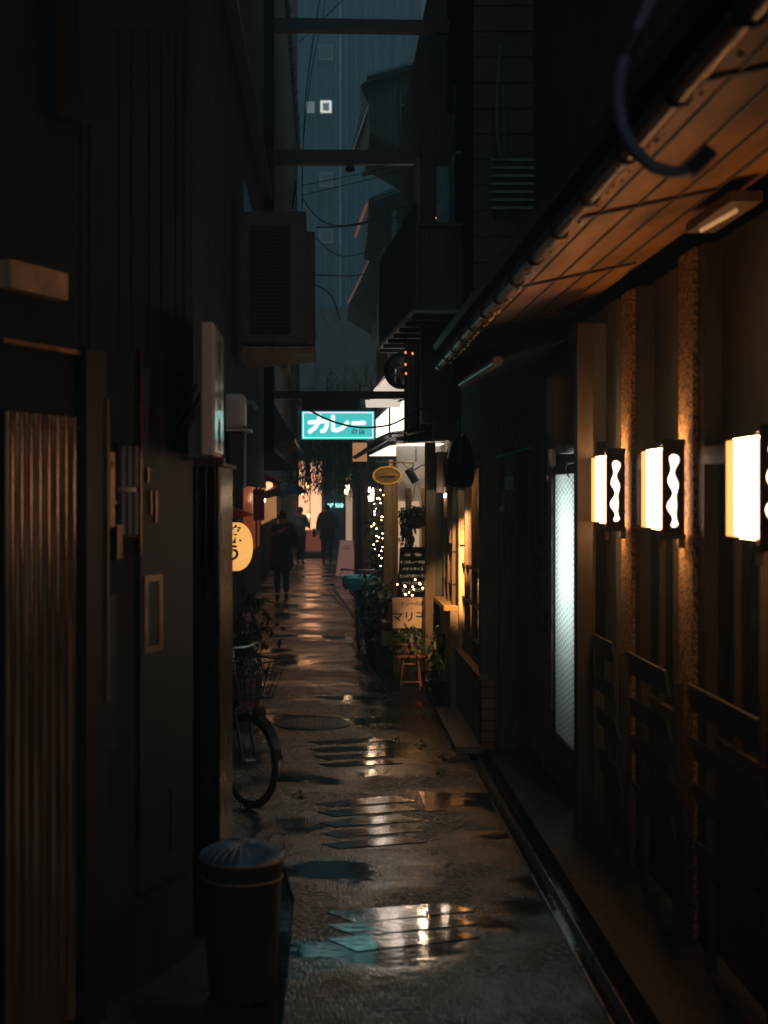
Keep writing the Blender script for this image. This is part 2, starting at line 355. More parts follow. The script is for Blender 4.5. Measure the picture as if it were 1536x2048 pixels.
# wet fallen leaves
for i, (x, y) in enumerate([(793,1482), (600,1590), (885,1512), (880,1545), (842,1488)]):
    c = G(x, y, .006); m = MB()
    for k in range(6): m.leaf(c+Vector((random.uniform(-.02,.02), random.uniform(-.04,.04), .003)), .06, .03, (random.uniform(-.4,.5), 0, k*1.1))
    tag(m.build('fallen_leaf', M['leaf_dark']), ['wet clump of leaves right of the upper slab strips', 'wet dark leaf clump on paving right of the bicycle wheel',
        'small leaf scrap beside the right gutter, the nearer of two', 'soggy leaf scrap by the gutter, just below another', 'tiny dark leaf scrap right of the manhole slabs'][i], 'leaf', 'fallen leaves on the paving')
# ================================================================== LEFT NEAR BUILDING (oblique shopfront)
A = Vector((-.577, 6.2, 0)); B = Vector((-1.169, 4.75, 0)); dW = (A-B).normalized(); nW = Vector((dW.y, -dW.x, 0))
def fac(px, py, off=0):
    t_ = (px-650)/F; Y = (nW.dot(A)+off)/(nW.x*t_+nW.y); return Vector((t_*Y, Y, 2-(py-985)*Y/F))
def fbox(m, x0, x1, y0, y1, o0, o1):
    a = fac(x0, y0); b = fac(x1, y0); zt = (a.z+b.z)/2; zb = (fac(x0, y1).z+fac(x1, y1).z)/2
    a.z = b.z = zb; m.prism([a+nW*o0, b+nW*o0, b+nW*o1, a+nW*o1], (0, 0, zt-zb)); return m
t = thing('corrugated_shophouse', 'dark shophouse with brown corrugated front at left foreground', 'building', (-1.4, 5.2, 0))
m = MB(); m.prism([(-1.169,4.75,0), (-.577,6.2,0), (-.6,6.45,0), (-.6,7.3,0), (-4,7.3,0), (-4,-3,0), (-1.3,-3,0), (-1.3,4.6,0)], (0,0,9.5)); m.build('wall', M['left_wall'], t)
m = MB(); us = 150; vs = []; a = fac(-6, 850); b = fac(147, 850)
for i in range(us+1):
    p = a.lerp(b, i/us); r = .012*math.cos(2*PI*8.55*i/us+.7)+.02; p = Vector((p.x, p.y, 0))+nW*r; vs += [(p.x,p.y,.05), (p.x,p.y,2.28)]
m.add(vs, [(2*i, 2*i+2, 2*i+3, 2*i+1) for i in range(us)]); m.build('corrugated_panel', M['brown_sheet'], t, smooth=True)
m = fbox(MB(), -8, 155, 690, 699, .0, .03); m.build('rail', M['brass'], t)
m = MB()
for x in (160, 178, 236, 262, 296, 322, 350, 366): fbox(m, x, x+1.2, 60 if x > 190 else 250, 700, 0, .006)
m.build('board_seam', M['metal_dark'], t)
fbox(MB(), 196, 226, 1190, 1500, 0, .012).build('wall_panel', M['left_wood'], t); fbox(MB(), 332, 372, 1570, 1690, .02, .026).build('kick_plate', M['left_wood'], t)
m = MB()
for k in range(9):
    p = fac(5+17.5*k, 849+.9*k); m.ball(p+nW*.03, .005, 6)
m.build('screw', M['brass'], t)
m = fbox(MB(), 150, 192, 700, 2048, 0, .05); m.build('door_post', M['left_wood'], t, bevel=.004)
m = MB(); fbox(m, 200, 204, 905, 1120, .0, .03); fbox(m, 207, 217, 905, 1055, 0, .03); fbox(m, 205, 219, 1002, 1008, 0, .035); m.build('pipe', M['copper'], t)
m = fbox(MB(), 217, 228, 1050, 1118, 0, .04); m.build('drain_pipe', M['copper'], t)
gl = fbox(MB(), 228, 268, 885, 1075, 0, .015).build('window', M['glass_dark'], t)
m = MB()
for x in (231, 244, 257): fbox(m, x, x+7, 892, 975, .015, .03); fbox(m, x, x+7, 984, 1070, .015, .03)
m.build('lattice', M['purple_slat'], gl)
d = fbox(MB(), 272, 378, 740, 1760, 0, .02).build('sliding_door', M['left_wood'], t, bevel=.003)
m = MB(); fbox(m, 278, 315, 1150, 1162, .02, .027); fbox(m, 278, 315, 1291, 1303, .02, .027); fbox(m, 278, 286, 1162, 1291, .02, .027); fbox(m, 307, 315, 1162, 1291, .02, .027); 
m.build('handle', M['brass'], d); fbox(MB(), 287, 306, 1164, 1289, .02, .0235).build('handle_recess', M['ink'], d)
m = MB(); fbox(m, 291, 293, 815, 865, 0, .03); fbox(m, 283, 286, 935, 965, 0, .03); fbox(m, 289, 292, 980, 1030, 0, .03); fbox(m, 299, 303, 980, 1045, .0, .03); fbox(m, 271, 274, 700, 1110, 0, .024)
m.build('door_trim', M['copper'], t)
m = MB(); a, b = fac(192,0), fac(192,2048); fbox(m, 188, 192, 800, 1400, 0, .06); m.build('corner_trim', M['mid_wood'], t)
fbox(MB(), 80, 125, -60, 240, .0, .07).build('timber_post', M['left_wood'], t)
m = MB(); vs = []
for i in range(121):
    x = -.598+.124*i/120; yy = 6.42+.006*math.cos(2*PI*9*i/120); vs += [(x,yy,0), (x,yy,2.12)]
m.add(vs, [(2*i, 2*i+2, 2*i+3, 2*i+1) for i in range(120)]); m.box(-.598,-.474,6.44,7.3,0,2.12); m.build('corner_sheet', mat('corner_brown', (.06,.042,.034), .25, .7, bump=.1), t)
m = MB(); m.box(-.62,-.455,6.34,7.3,2.12,2.135)
for k in range(4): m.obox((-.595+k*.042, 6.36, 2.145), (.038,.06,.02), (.2, .12, 0))
m.build('cap', M['mid_wood'], t)
m = MB(); fbox(m, -8, 108, 535, 590, .01, .06); o = m.build('awning_box', mat('box_brown', (.6,.33,.17), .6, bump=.15)); tag(o, 'pale brown box hanging at the left frame edge high above the corrugated panel', 'box')
m = MB(); m.tube([P(258,372,470), P(288,395,470), P(318,418,470)], .007); m.tube([P(318,418,470), P(330,418,455)], .005); tag(m.build('bracket', M['copper']), 'short slanted copper rod bracket high on the dark left wall', 'bracket')
m = MB(); m.tube([P(295,525,470), P(303,548,470), P(318,563,470), P(333,562,460)], .0022); tag(m.build('cable', M['copper']), 'thin drooping wire loop on the dark left wall', 'cable')
# two pipes low at the corner, by the bin
m = MB()
for x, x2 in ((408, 409), (420, 426)): m.tube([P(x, 1500, 440), P(x, 1590, 440), P(x2, 1620, 440), P(x2-2, 1690, 440)], .0085)
m.torus(P(412,1592,440), .012, .003, (1,0,0), (0,1,0)); tag(m.build('water_pipe', M['metal_grey']), 'pair of chrome water pipes on the corner behind the bin', 'pipe')
# projecting sign seen on edge
t = thing('projecting_sign', 'tall narrow signboard seen edge-on above the corrugated corner', 'sign', (-.48, 6.1, 2.15))
m = bx(-.512,-.462,5.88,6.4,2.155,2.705); m.build('case', M['pink_board'], t, bevel=.006)
m = bx(-.464,-.456,5.9,6.38,2.17,2.69); m.build('face', mat('gloss_white', (.5,.55,.56), .12, var=.1, bump=.05), t)
m = MB()
for k, ch in enumerate('めし処'):
    vs, fs = text_mesh(ch, .16, .001); c = Vector((-.4555, 6.14, 2.58-k*.17)); m.add([c+Vector((v.z, v.x, v.y)) for v in vs], fs)
m.build('lettering', M['ink'], t)
m = MB(); m.prism([(-.517,6.12,2.40), (-.68,6.12,2.19), (-.66,6.12,2.14), (-.517,6.12,2.155)], (0,.012,0)); m.build('gusset', M['mauve_board'], t)
m = MB(); m.tube([(-.52,6.09,2.44), (-.62,6.05,2.25), (-.68,6.02,2.2)], .008); m.tube([(-.545,6.05,2.46), (-.64,6.0,2.27)], .007); m.box(-.72,-.51,6.07,6.1,2.135,2.15); m.build('bracket', M['metal_dark'], t)
# cabinets under the eave
t = thing('meter_cabinet', 'pale utility meter box with pipes above the paper lantern', 'meter box', (-.53, 8.8, 1.99))
m = MB(); c0 = P(440,862,330); m.box(-.636,-.485,8.6,8.85,2.385,2.60); m.build('box', M['white_plastic'], t, bevel=.03)
m = MB(); m.box(-.638,-.45,8.58,8.87,2.37,2.385); m.build('bottom_lip', M['white_plastic'], t)
m = MB(); m.box(-.59,-.5,8.62,8.8,2.02,2.37); m.build('lower_box', M['ac_beige'], t, bevel=.012)
m = MB(); m.tube([(-.49,8.62,2.03), (-.487,8.62,2.36), (-.48,8.6,2.4)], .012); m.tube([(-.475,8.66,2.55), (-.44,8.64,2.55), (-.415,8.6,2.51)], .012); m.build('pipe', M['metal_blue'], t)
# mid-left buildings
def house(label, loc, parts, name='townhouse', cat='building'):
    t = thing(name, label, cat, loc)
    for nm, mt, boxes in parts:
        for b_ in boxes: bx(*b_).build(nm, M[mt], t)
    return t
t = house('dark overhanging townhouse on left carrying the air conditioner', (-1.5,10,0), [
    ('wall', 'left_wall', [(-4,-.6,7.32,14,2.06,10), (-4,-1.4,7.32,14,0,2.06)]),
    ('eave', 'tile_roof', [(-.9,-.52,7.4,14,4.9,4.96), (-.9,-.5,7.4,14,9.9,10)])])
m = MB()
for k in range(5): m.box(-1.41,-1.385,7.6+k*1.2,8.5+k*1.2,.1,1.9)
m.build('shutter', M['dark_wood'], t)
m = MB(); m.box(-.606,-.595,10.4,11.6,3.1,4.3); m.build('window', M['glass_dark'], t)
t = house('tall dark townhouse on left with roof gutter beyond the air conditioner', (-1.5,20,0), [
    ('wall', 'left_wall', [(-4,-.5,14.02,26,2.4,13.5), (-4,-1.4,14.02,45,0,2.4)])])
m = MB(); m.tube([(-.47,14.1,8.2), (-.47,25.9,8.2)], .045, 8); m.build('roof_gutter', M['metal_grey'], t)
m = MB()
for k in range(16): m.torus((-.47,14.5+k*.75,8.2), .047, .008, (1,0,0), (0,0,1), 12, 4)
m.build('gutter_clip', M['metal_dark'], t)
m = MB(); m.tube([P(592,366,190), P(588,392,190), P(585,418,190)], .012); m.tube([P(581,375,190), P(580,410,190)], .006); m.build('downpipe', M['metal_grey'], t)
for k in range(3): bx(-.52,-.42,16+k*3.2,17.2+k*3.2,3.4,4.8).build('window_box', M['dark_wood'], t)
m = MB(); m.prism([(-.6,14.1,3.02), (-.3,14.1,2.55), (-.3,14.1,2.5), (-.6,14.1,2.5)], (0,3,0)); m.build('canopy', M['tile_roof'], t)
# red lit shop further along, left
t = thing('noren_shop', 'small warm-lit shop on left behind the umbrella with red timber', 'shop', (-1.45, 27.5, 0))
m = MB(); m.box(-1.395,-1.36,24,30,.0,.9); m.box(-1.395,-1.36,24,30,2.15,2.4); m.build('frame', M['dark_wood'], t)
m = MB()
for k in range(9): m.box(-1.39,-1.375,24.1+k*.65,24.6+k*.65,.9,2.12)
m.build('window', M['shop_red'], t)
m = MB()
for k in range(6): m.box(-1.39,-1.375,31+k*1.6,32.3+k*1.6,1.3,2.1)
m.build('window', M['shop_amber'], t)  # glowing panes added to give orange streaks on the wet ground
m = MB(); m.prism([(-1.4,23,2.5), (-.85,23,2.2), (-.85,23,2.15), (-1.4,23,2.42)], (0,7,0)); m.build('awning', M['noren_red'], t)
m = MB(); m.box(-1.15,-1.12,23.5,23.55,.9,2.2); m.box(-1.16,-.98,22.9,23.0,1.55,2.05); m.build('curtain', M['noren_red'], t)
def lamp(px, py, s, hw, hh, label, mt='bulb_warm', name='wall_lamp'):
    c = P(px, py, s); t = thing(name, label, 'lamp', c-Vector((0,0,hh+.02)))
    MB().lathe([(hw*.8,-hh), (hw,-hh*.4), (hw,hh*.6), (hw*.7,hh)], c, 12).build('glass', M[mt], t, smooth=True)
    m = MB(); m.lathe([(hw*.75,hh), (hw*1.1,hh), (hw*.4,hh+.03), (.004,hh+.035)], c, 12); m.tube([c+Vector((0,0,hh+.03)), c+Vector((0,0,hh+.09)), c+Vector((-.06,0,hh+.1))], .006, 6); m.build('cap', M['metal_dark'], t); return t
emit('lamp_mid', (1,.6,.3), 14)
lamp(526, 995, 105, .055, .085, 'small white-glowing box lamp left of the umbrella', 'lamp_mid')
m = MB(); m.box(-1.1,-.98,26.6,26.62,2.02,2.2); tag(m.build('lit_sign', M['shop_glow']), 'tiny orange-lit sign to the right of the lamp left of the umbrella', 'sign')
m = MB(); m.box(-.92,-.85,28.6,28.62,2.04,2.16); tag(m.build('lit_sign', M['shop_glow']), 'tiny orange-lit sign just above the umbrella', 'sign')
m = MB(); m.tube([P(488,975,200), P(508,963,200), P(520,955,200), P(515,975,200), P(505,985,200)], .006); m.tube([P(505,950,200), P(518,962,200)], .005); m.ball(P(517,970,200), .02); m.ball(P(508,972,200), .014)
tag(m.build('hanging_ornament', M['copper']), 'crumpled copper-lit ornament hanging above the red shop awning', 'ornament')
# air conditioner
t = thing('air_conditioner', 'big beige outdoor air conditioner unit mounted high on left wall', 'air conditioner', (-.28, 9.2, 2.93))
m = MB(); x0, x1, z0, z1 = -.53, -.12, 2.93, 3.78
m.box(x0,x1,9.02,9.35,z0,z1); m.build('casing', M['ac_beige'], t, bevel=.01)
m = MB(); m.box(x0+.0,x0+.05,9.0,9.02,z0+.02,z1); m.box(x1-.1,x1,9.0,9.02,z0+.02,z1); m.box(x0+.05,x1-.1,9.0,9.02,z1-.09,z1); m.box(x0+.05,x1-.1,9.0,9.02,z0+.02,z0+.07); m.build('front_frame', M['ac_beige'], t)
m = MB()
for k in range(26): m.obox(((x0+x1)/2-.025, 9.012, z0+.085+k*.0255), (x1-x0-.16,.012,.006), (.5,0,0))
m.build('grille', M['metal_dark'], t)
m = MB(); m.box(x1,x1+.055,9.1,9.7,z0+.02,z1-.11); m.build('fan_guard', M['ac_beige'], t)
m = MB(); m.prism([(x0,9.0,2.925), (x1+.06,9.0,2.925), (x1+.06,9.0,2.89), (x0,9.0,2.84)], (0,.7,0)); m.build('shelf', M['mid_wood'], t)
m = MB(); m.tube([(x1+.055,9.1,2.96), (x1+.058,9.1,3.04)], .006); m.build('drain_tube', M['copper'], t)
# small white hanging thing, awning hood, plank and the paper lantern
t = thing('chochin_lantern', 'glowing round paper lantern with black brush characters', 'paper lantern', P(467,1146,300))
c = P(467,1093,300); R_, H_ = .122, .165; prof = []
for i in range(45):
    a = -1+2*i/44; rr = R_*math.sqrt(max(0, 1-(abs(a)**2.4)))*.96+.012; prof.append((rr*(1+.012*math.cos(PI*i)), a*H_))
MB().lathe(prof, c, 36).build('shade', M['chochin'], t, smooth=True)
m = MB(); m.lathe([(.05,H_-.004), (.055,H_+.02), (.045,H_+.022)], c, 20); m.lathe([(.045,-H_-.02), (.052,-H_+.004)], c, 20); m.tube([c+Vector((0,0,H_+.02)), c+Vector((0,0,H_+.1))], .004, 5); m.build('rim', M['black_paint'], t)
m = MB()
for ch, dz in (('焼', .075), ('う', -.045)):
    vs, fs = text_mesh(ch, .125, .0, .003)
    pts = []
    for v in vs:
        x, z = v.x, v.y+dz; rr = R_*math.sqrt(max(.02, 1-(abs(z/H_)**2.4)))*.96+.016; th = x/rr
        pts.append(c+Vector((math.sin(th)*rr, -math.cos(th)*rr, z)))
    m.add(pts, fs)
m.build('lettering', M['ink'], t)
m = MB(); m.prism([P(438,1012,300), P(450,1005,300), P(470,1018,300), P(505,1031,300), P(480,1035,300), P(438,1040,300)], (0,.3,0)); tag(m.build('lantern_hood', M['noren_red']), 'dark red little hood over the glowing paper lantern', 'hood')
m = MB(); m.tube([P(447,1035,330), P(449,997,330), P(457,993,330), P(460,1035,330)], .004); m.ball(P(452,1015,330), .02, 8, 1.6); tag(m.build('glass_bottle', M['white_plastic']), 'small pale glass fitting above the paper lantern', 'bottle')
m = MB(); m.prism([P(449,1046,345), P(464,1046,345), P(464,1192,345), P(443,1195,345)], (0,.02,0)); m.build('banner_board', M['cream_cloth']); tag(bpy.data.objects['banner_board'], 'narrow pale plank standing in front of the paper lantern', 'board')
# potted plant
def shrub(name, label, c, R, H, n, mt, pot=None, cat='plant', group=None, L=.09, stemh=None, droop=0.0, seed=1):
    rd = random.Random(seed); c = Vector(c); t = thing(name, label, cat, c, group); zb = c.z
    if pot:
        pr, ph, pm = pot; MB().lathe([(pr*.7,0), (pr,ph), (pr*1.08,ph), (pr*1.08,ph+.02), (pr*.9,ph+.02), (pr*.85,ph-.03)], c, 20).build('pot', M[pm], t, smooth=True); zb += ph
    st = MB(); lf = MB(); k = 9
    for i in range(k):
        a = 2*PI*i/k+rd.random(); r = R*rd.uniform(.3, .9); top = Vector((c.x+r*math.cos(a), c.y+r*math.sin(a), zb+H*rd.uniform(.5, 1)))
        mid = Vector((c.x+r*.3*math.cos(a), c.y+r*.3*math.sin(a), zb+H*.45)); base = Vector((c.x, c.y, zb-.02))
        st.tube([base, mid, top], .007, 5, r2=.002)
        for j in range(n//k):
            u = rd.random(); p = (base.lerp(mid, u*2) if u < .5 else mid.lerp(top, u*2-1)); p = p+Vector((rd.gauss(0,1), rd.gauss(0,1), rd.gauss(0,.8)))*R*.28
            lf.leaf(p, L*rd.uniform(.6,1.3), L*.45, (rd.uniform(-1.3,.4)-droop, rd.uniform(-.5,.5), rd.uniform(0, 6.28)))
    st.build('stem', M['bark'], t); lf.build('foliage', M[mt], t); return t
shrub('potted_plant', 'leafy potted plant with drooping branches behind the front bicycle', (-.72, 12.6, 0), .3, .75, 260, 'leaf_dark', (.17,.35,'terracotta'), L=.1, droop=.5, seed=3)
shrub('potted_plant', 'tangled dark pot plant low beside the handlebar of the front bicycle', (-.92, 11.3, 0), .22, .7, 420, 'leaf_dark', (.14,.28,'terracotta'), L=.09, droop=.4, seed=21)
m = MB()
for pts in (((495,1185),(515,1200),(530,1195)), ((500,1200),(522,1215),(540,1240)), ((490,1190),(510,1240),(520,1280))):
    q3 = [P(x, y, 235) for x, y in pts]; m.tube(q3, .006, 5, r2=.003)
    for k in range(26):
        u = k/13-1e-3; p = q3[int(u)].lerp(q3[int(u)+1], u-int(u)); m.leaf(p, .085, .03, (random.uniform(-1.6,-.5), random.uniform(-.6,.6), random.uniform(0,6.3)))
o = m.build('branch', M['leaf_dark']); tag(o, 'bare drooping twigs with long leaves reaching over the alley above the bicycle', 'branch')
# ================================================================== BICYCLE
def bicycle(label, loc, rotz, teal=False, group='bicycles parked along the alley'):
    t = thing('bicycle', label, 'bicycle', (0,0,0), group)   # built along +X (front), moved afterwards
    R = .30; xf, xr = .52, -.52
    for x in (xf, xr):
        wh = MB().torus((x,0,R), R-.02, .02, (1,0,0), (0,0,1), 40, 8).build('wheel', M['black_rubber'], t, smooth=True)
        m = MB().torus((x,0,R), R-.045, .008, (1,0,0), (0,0,1), 40, 5)
        m.build('rim', M['metal_grey'], wh)
        m = MB(); m.tube([(x,-.04,R), (x,.04,R)], .018)
        for k in range(20):
            a = 2*PI*k/20; m.tube([(x,(.02 if k%2 else -.02),R), (x+(R-.05)*math.cos(a),0,R+(R-.05)*math.sin(a))], .0012, 4)
        m.build('spoke', M['metal_grey'], wh)
        m = MB(); pts = [(x+(R+.025)*math.cos(a), 0, R+(R+.025)*math.sin(a)) for a in [PI*(.02+.9*k/14)+(0.1 if x > 0 else .25) for k in range(15)]]
        for p, q in zip(pts, pts[1:]): m.prism([(p[0],-.028,p[2]), (q[0],-.028,q[2]), (q[0],.028,q[2]), (p[0],.028,p[2])], (0,0,.003))
        m.build('mudguard', M['black_paint'], t)
    m = MB(); hd = Vector((.36,0,.82)); bb = Vector((-.05,0,.28)); st = Vector((-.2,0,.68)); ra = Vector((xr,0,R))
    m.tube([Vector((.40,0,.66)), bb], .018); m.tube([st, bb], .016); m.tube([Vector((.385,0,.72)), Vector((.1,0,.48)), Vector((-.14,0,.5))], .015)
    for s in (-1, 1): m.tube([ra+Vector((0,s*.05,0)), bb+Vector((0,s*.03,0))], .01); m.tube([ra+Vector((0,s*.05,0)), st+Vector((0,s*.02,-.06))], .009)
    m.tube([hd, Vector((.415,0,.62))], .022); m.build('frame', M['black_paint'], t, smooth=True)
    m = MB()
    for s in (-1, 1): m.tube([(xf,s*.05,R), (.43,s*.05,.62), (.415,0,.63)], .011)
    m.build('fork', M['metal_dark'], t, smooth=True)
    m = MB(); m.tube([hd, hd+Vector((-.03,0,.16))], .013); z = 1.0; m.tube([(.12,-.27,z), (.27,-.24,z+.01), (.34,-.1,z), (.34,.1,z), (.27,.24,z+.01), (.12,.27,z)], .011)
    m.build('handlebar', M['metal_grey'], t, smooth=True)
    m = MB()
    for s in (-1, 1): m.tube([(.04,s*.28,z-.01), (.15,s*.268,z)], .017)
    m.build('grip', M['black_rubber'], t, smooth=True)
    m = MB()
    for s in (-1, 1): m.tube([(.27,s*.235,z-.02), (.22,s*.27,z-.05), (.1,s*.3,z-.07)], .006); m.tube([(.3,s*.2,z), (.42,s*.12,.95), (.42,s*.03,.7)], .003, 5)
    m.build('brake_lever', M['metal_grey'], t)
    m = MB(); bx0, bx1, tx0, tx1, zb, zt = .44, .62, .40, .70, .70, .94
    def wire(a, b, r=.0032): m.tube([a, b], r, 5)
    for (f, r) in ((0,.0032), (.33,.0032), (.66,.0032), (1,.006)):
        xa = bx0+(tx0-bx0)*f; xb = bx1+(tx1-bx1)*f; h = .10+.065*f; zz = zb+(zt-zb)*f
        wire((xa,-h,zz), (xb,-h,zz), r); wire((xb,-h,zz), (xb,h,zz), r); wire((xb,h,zz), (xa,h,zz), r); wire((xa,h,zz), (xa,-h,zz), r)
    for k in range(6):
        f = k/5; xa = bx0+(bx1-bx0)*f; xb = tx0+(tx1-tx0)*f
        for s in (-1, 1): wire((xa,s*.10,zb), (xb,s*.165,zt))
        wire((xa,-.1,zb), (xa,.1,zb)); ya = -.1+.2*f; yb = -.165+.33*f
        wire((bx1,ya,zb), (tx1,yb,zt)); wire((bx0,ya,zb), (tx0,yb,zt)); wire((bx0,ya,zb), (bx1,ya,zb))
    bk = m.build('basket', M['metal_dark'], t)
    if teal:
        m = MB(); n = 24
        for j in range(2): pass
        vs = []
        for zz, ex, sag in ((zt+.012,.0,0), (zt-.02,.03,0), (zt-.1,.022,.004), (zt-.17,-.005,.008)):
            for k in range(n):
                a = 2*PI*k/n; cx, cyy = (tx0+tx1)/2, 0; dx = max(-1, min(1, 1.25*math.cos(a)))*(.15+ex); dy = max(-1, min(1, 1.25*math.sin(a)))*(.17+ex)
                wob = 1+.05*math.sin(5*a+zz*30)*(zz < zt); vs.append((cx+dx*wob, cyy+dy*wob, zz+sag*math.sin(7*a)*2))
        m.add(vs, [(i*n+k, i*n+(k+1)%n, (i+1)*n+(k+1)%n, (i+1)*n+k) for i in range(3) for k in range(n)]+[tuple(range(n))]); m.build('basket_cover', M['cloth_teal'], t, smooth=True)
    m = MB(); m.lathe([(.012,-.05), (.035,-.02), (.04,.03), (.036,.035), (.002,.04)], (.62,.0,.62), 16, 'x'); m.build('headlight', M['metal_dark'], t, smooth=True)
    m = MB(); m.lathe([(.04,0), (.1,.03), (.07,.05), (.01,.055)], (-.27,0,.8), 20, 'z', 1.25, .9); m.tube([(-.23,0,.62), (-.26,0,.8)], .013); m.build('saddle', M['black_rubber'], t, smooth=True)
    m = MB(); m.tube([(-.05,-.07,.28), (-.05,.07,.28)], .014); m.lathe([(.08,0), (.08,.006)], (-.05,.05,.28), 20, 'y'); m.tube([(-.05,.08,.28), (.05,.085,.16)], .008); m.tube([(-.05,-.08,.28), (-.15,-.085,.4)], .008); m.box(.01,.09,.09,.17,.15,.17); m.box(-.19,-.11,-.17,-.09,.39,.41); m.build('crank', M['metal_grey'], t)
    m = MB(); m.box(-.66,-.36,-.07,.07,.66,.67); m.tube([(xr,.06,R), (-.6,.06,.66)], .006); m.tube([(xr,-.06,R), (-.6,-.06,.66)], .006); m.build('rear_rack', M['metal_dark'], t)
    m = MB(); m.tube([(xr,.05,R), (xr-.08,.16,.01)], .007); m.build('kickstand', M['metal_grey'], t)
    m = MB(); m.ball((-.8,0,.5), .022); m.build('reflector', M['red_paint'], t, smooth=True)
    t.location = loc; t.rotation_euler = (0, 0, rotz); return t
b1 = bicycle('black bicycle with wire basket at the left, front wheel turned to the camera', (-.80, 9.42, 0), math.radians(-52))
b2 = copy_tree(b1); b2.location = (-1.02, 10.2, 0); b2.rotation_euler = (0,0,math.radians(-60)); b2['label'] = 'second dark bicycle half hidden behind the front bicycle by the wall'
bicycle('bicycle facing the camera with teal cover over its basket, right of the road', (.50, 18.6, 0), math.radians(-97), True)
m = MB(); m.prism([P(437,1396,300), P(455,1392,300), P(467,1420,300), P(458,1450,300), P(464,1500,300), P(456,1515,300), P(436,1470,300)], (0,.03,0))
t = m.build('leaning_board', M['cream_cloth']); tag(t, 'cream board with dark round hole leaning behind the front bicycle', 'board')
m = MB(); m.lathe([(.022,-.004), (.022,-.001)], P(441,1437,300), 16, 'y'); m.build('hole', M['ink'], t)
m = MB(); m.tube([P(436,1296,300), P(447,1340,300), P(452,1362,300)], .011); tag(m.build('stick', M['mauve_board']), 'pale slanted stick beside the front bicycle handlebar', 'stick')
# bin
bc = Vector((-.33, 5.68, 0))
t = thing('dustbin', 'round dark bin with ribbed blue lid and wire handle at bottom left', 'bin', bc)
MB().lathe([(.125,.0), (.135,.02), (.158,.50), (.166,.52), (.166,.545), (.15,.55)], bc, 40).build('body', mat('bin_brown', (.03,.025,.023), .55, bump=.2), t, smooth=True)
m = MB(); m.torus(bc+Vector((0,0,.545)), .168, .008, (1,0,0), (0,1,0), 40, 6); m.torus(bc+Vector((0,0,.47)), .16, .006, (1,0,0), (0,1,0), 40, 6); m.build('rim', M['mid_wood'], t, smooth=True)
lid = MB().lathe([(.172,.55), (.165,.562), (.13,.582), (.08,.596), (.03,.602), (.002,.603)], bc, 40).build('lid', M['lid_blue'], t, smooth=True)
m = MB()
for k in range(28):
    a = 2*PI*k/28; m.tube([bc+Vector((r*math.cos(a), r*math.sin(a), z)) for r, z in ((.03,.604), (.08,.599), (.13,.585), (.168,.563))], .0022, 5)
m.build('rib', M['metal_blue'], lid)
m = MB(); q3 = [bc+Vector(v) for v in ((.10,.06,.58), (.115,.075,.625), (.165,.055,.625), (.168,.03,.57))]; m.tube(q3, .0035, 6); m.build('handle', M['metal_dark'], t)
m = MB(); m.tube([P(419,1964,545), P(413,1985,545)], .003, 6); m.ball(P(413,1986,545), .004); tag(m.build('metal_rod', M['metal_grey']), 'tiny bright metal rod in the dark below the bin', 'rod')
# ================================================================== RIGHT NEAR BUILDING
XW = 1.64
t = thing('timber_restaurant', 'dark timber restaurant front with speckled pillars at right foreground', 'building', (2.2, 5, 0))
m = MB(); m.box(XW+.08,5,-3,8.1,0,3.1); m.box(1.62,5,-3,11.2,3.3,10); m.box(XW+.02,5,8.1,8.88,0,3.1); m.box(XW+.02,5,9.84,11.2,0,3.1); m.box(2.25,5,8.88,9.84,0,3.1); m.box(XW+.02,2.25,8.88,9.84,2.2,3.1); m.build('wall', M['char_wall'], t)
# pillars sit just past each lantern
LAN = [(1520, 4.93), (1325, 6.32), (1213, 7.58)]      # plate left px, Y of the plate
LY = [y for _, y in LAN]
for i, y in enumerate(LY+[3.5, 2.0, .6]):
    bx(XW-.02, XW+.08, y-.06, y+.20, .0, 3.08).build('pillar', M['speckle'], t, bevel=.006)
    bx(XW+.0, XW+.08, y-.17, y-.062, 0, 3.08).build('window_post', M['dark_wood'], t, bevel=.004)
edges = sorted(LY+[3.5, 2.0, .6]); 
for i, y in enumerate(edges):
    y0 = y+.20; y1 = (edges[i+1]-.17) if i+1 < len(edges) else 8.0
    gl = bx(XW+.06, XW+.075, y0, y1, .95, 2.12).build('window', M['glass_dark'], t)
    m = MB(); n = 3
    for k in range(1, n): yy = y0+(y1-y0)*k/n; m.box(XW+.03, XW+.06, yy-.012, yy+.012, .95, 2.12)
    m.build('mullion', M['dark_wood'], gl)
    bx(XW-.01, XW+.06, y0, y1, 2.12, 2.2).build('lintel', M['mid_wood'], t, bevel=.004)
    ww = bx(XW+.03, XW+.08, y0, y1, 0, .95); ww.build('dado', M['dark_wood'], t)
# bench-like louvre boards in front of the dado
for i, (ya, yb) in enumerate(((6.62,7.42), (7.86,8.02), (6.62-1.35,6.18), (3.85,4.8))):
    pass
def boards(label, y0, y1):
    t2 = thing('slat_screen', label, 'screen', (1.52, (y0+y1)/2, 0), 'slatted screens below the restaurant windows')
    for z, h, dx in ((1.21,.115,.0), (.99,.10,.01), (.80,.10,.02), (.56,.12,.03)):
        bb = MB(); bb.prism([(1.50+dx,y0,z), (1.515+dx,y0,z), (1.535+dx,y0,z-h), (1.52+dx,y0,z-h)], (0,y1-y0,0)); bb.build('board', M['slate'], t2)
    for y in (y0+.05, y1-.08): bx(1.56, 1.60, y, y+.03, .035, 1.15).build('post', M['dark_wood'], t2)
mat('slate', (.07,.07,.068), .5, stretch=(2,6,10), scale=3, bump=.2)
boards('slatted screen with pale green-lit top board, nearest the lit door', 7.46, 8.0)
boards('middle slatted screen under the window between the two farther lanterns', 6.30, 7.10)
boards('orange-edged slatted screen under the window by the nearest lantern', 4.95, 5.90)
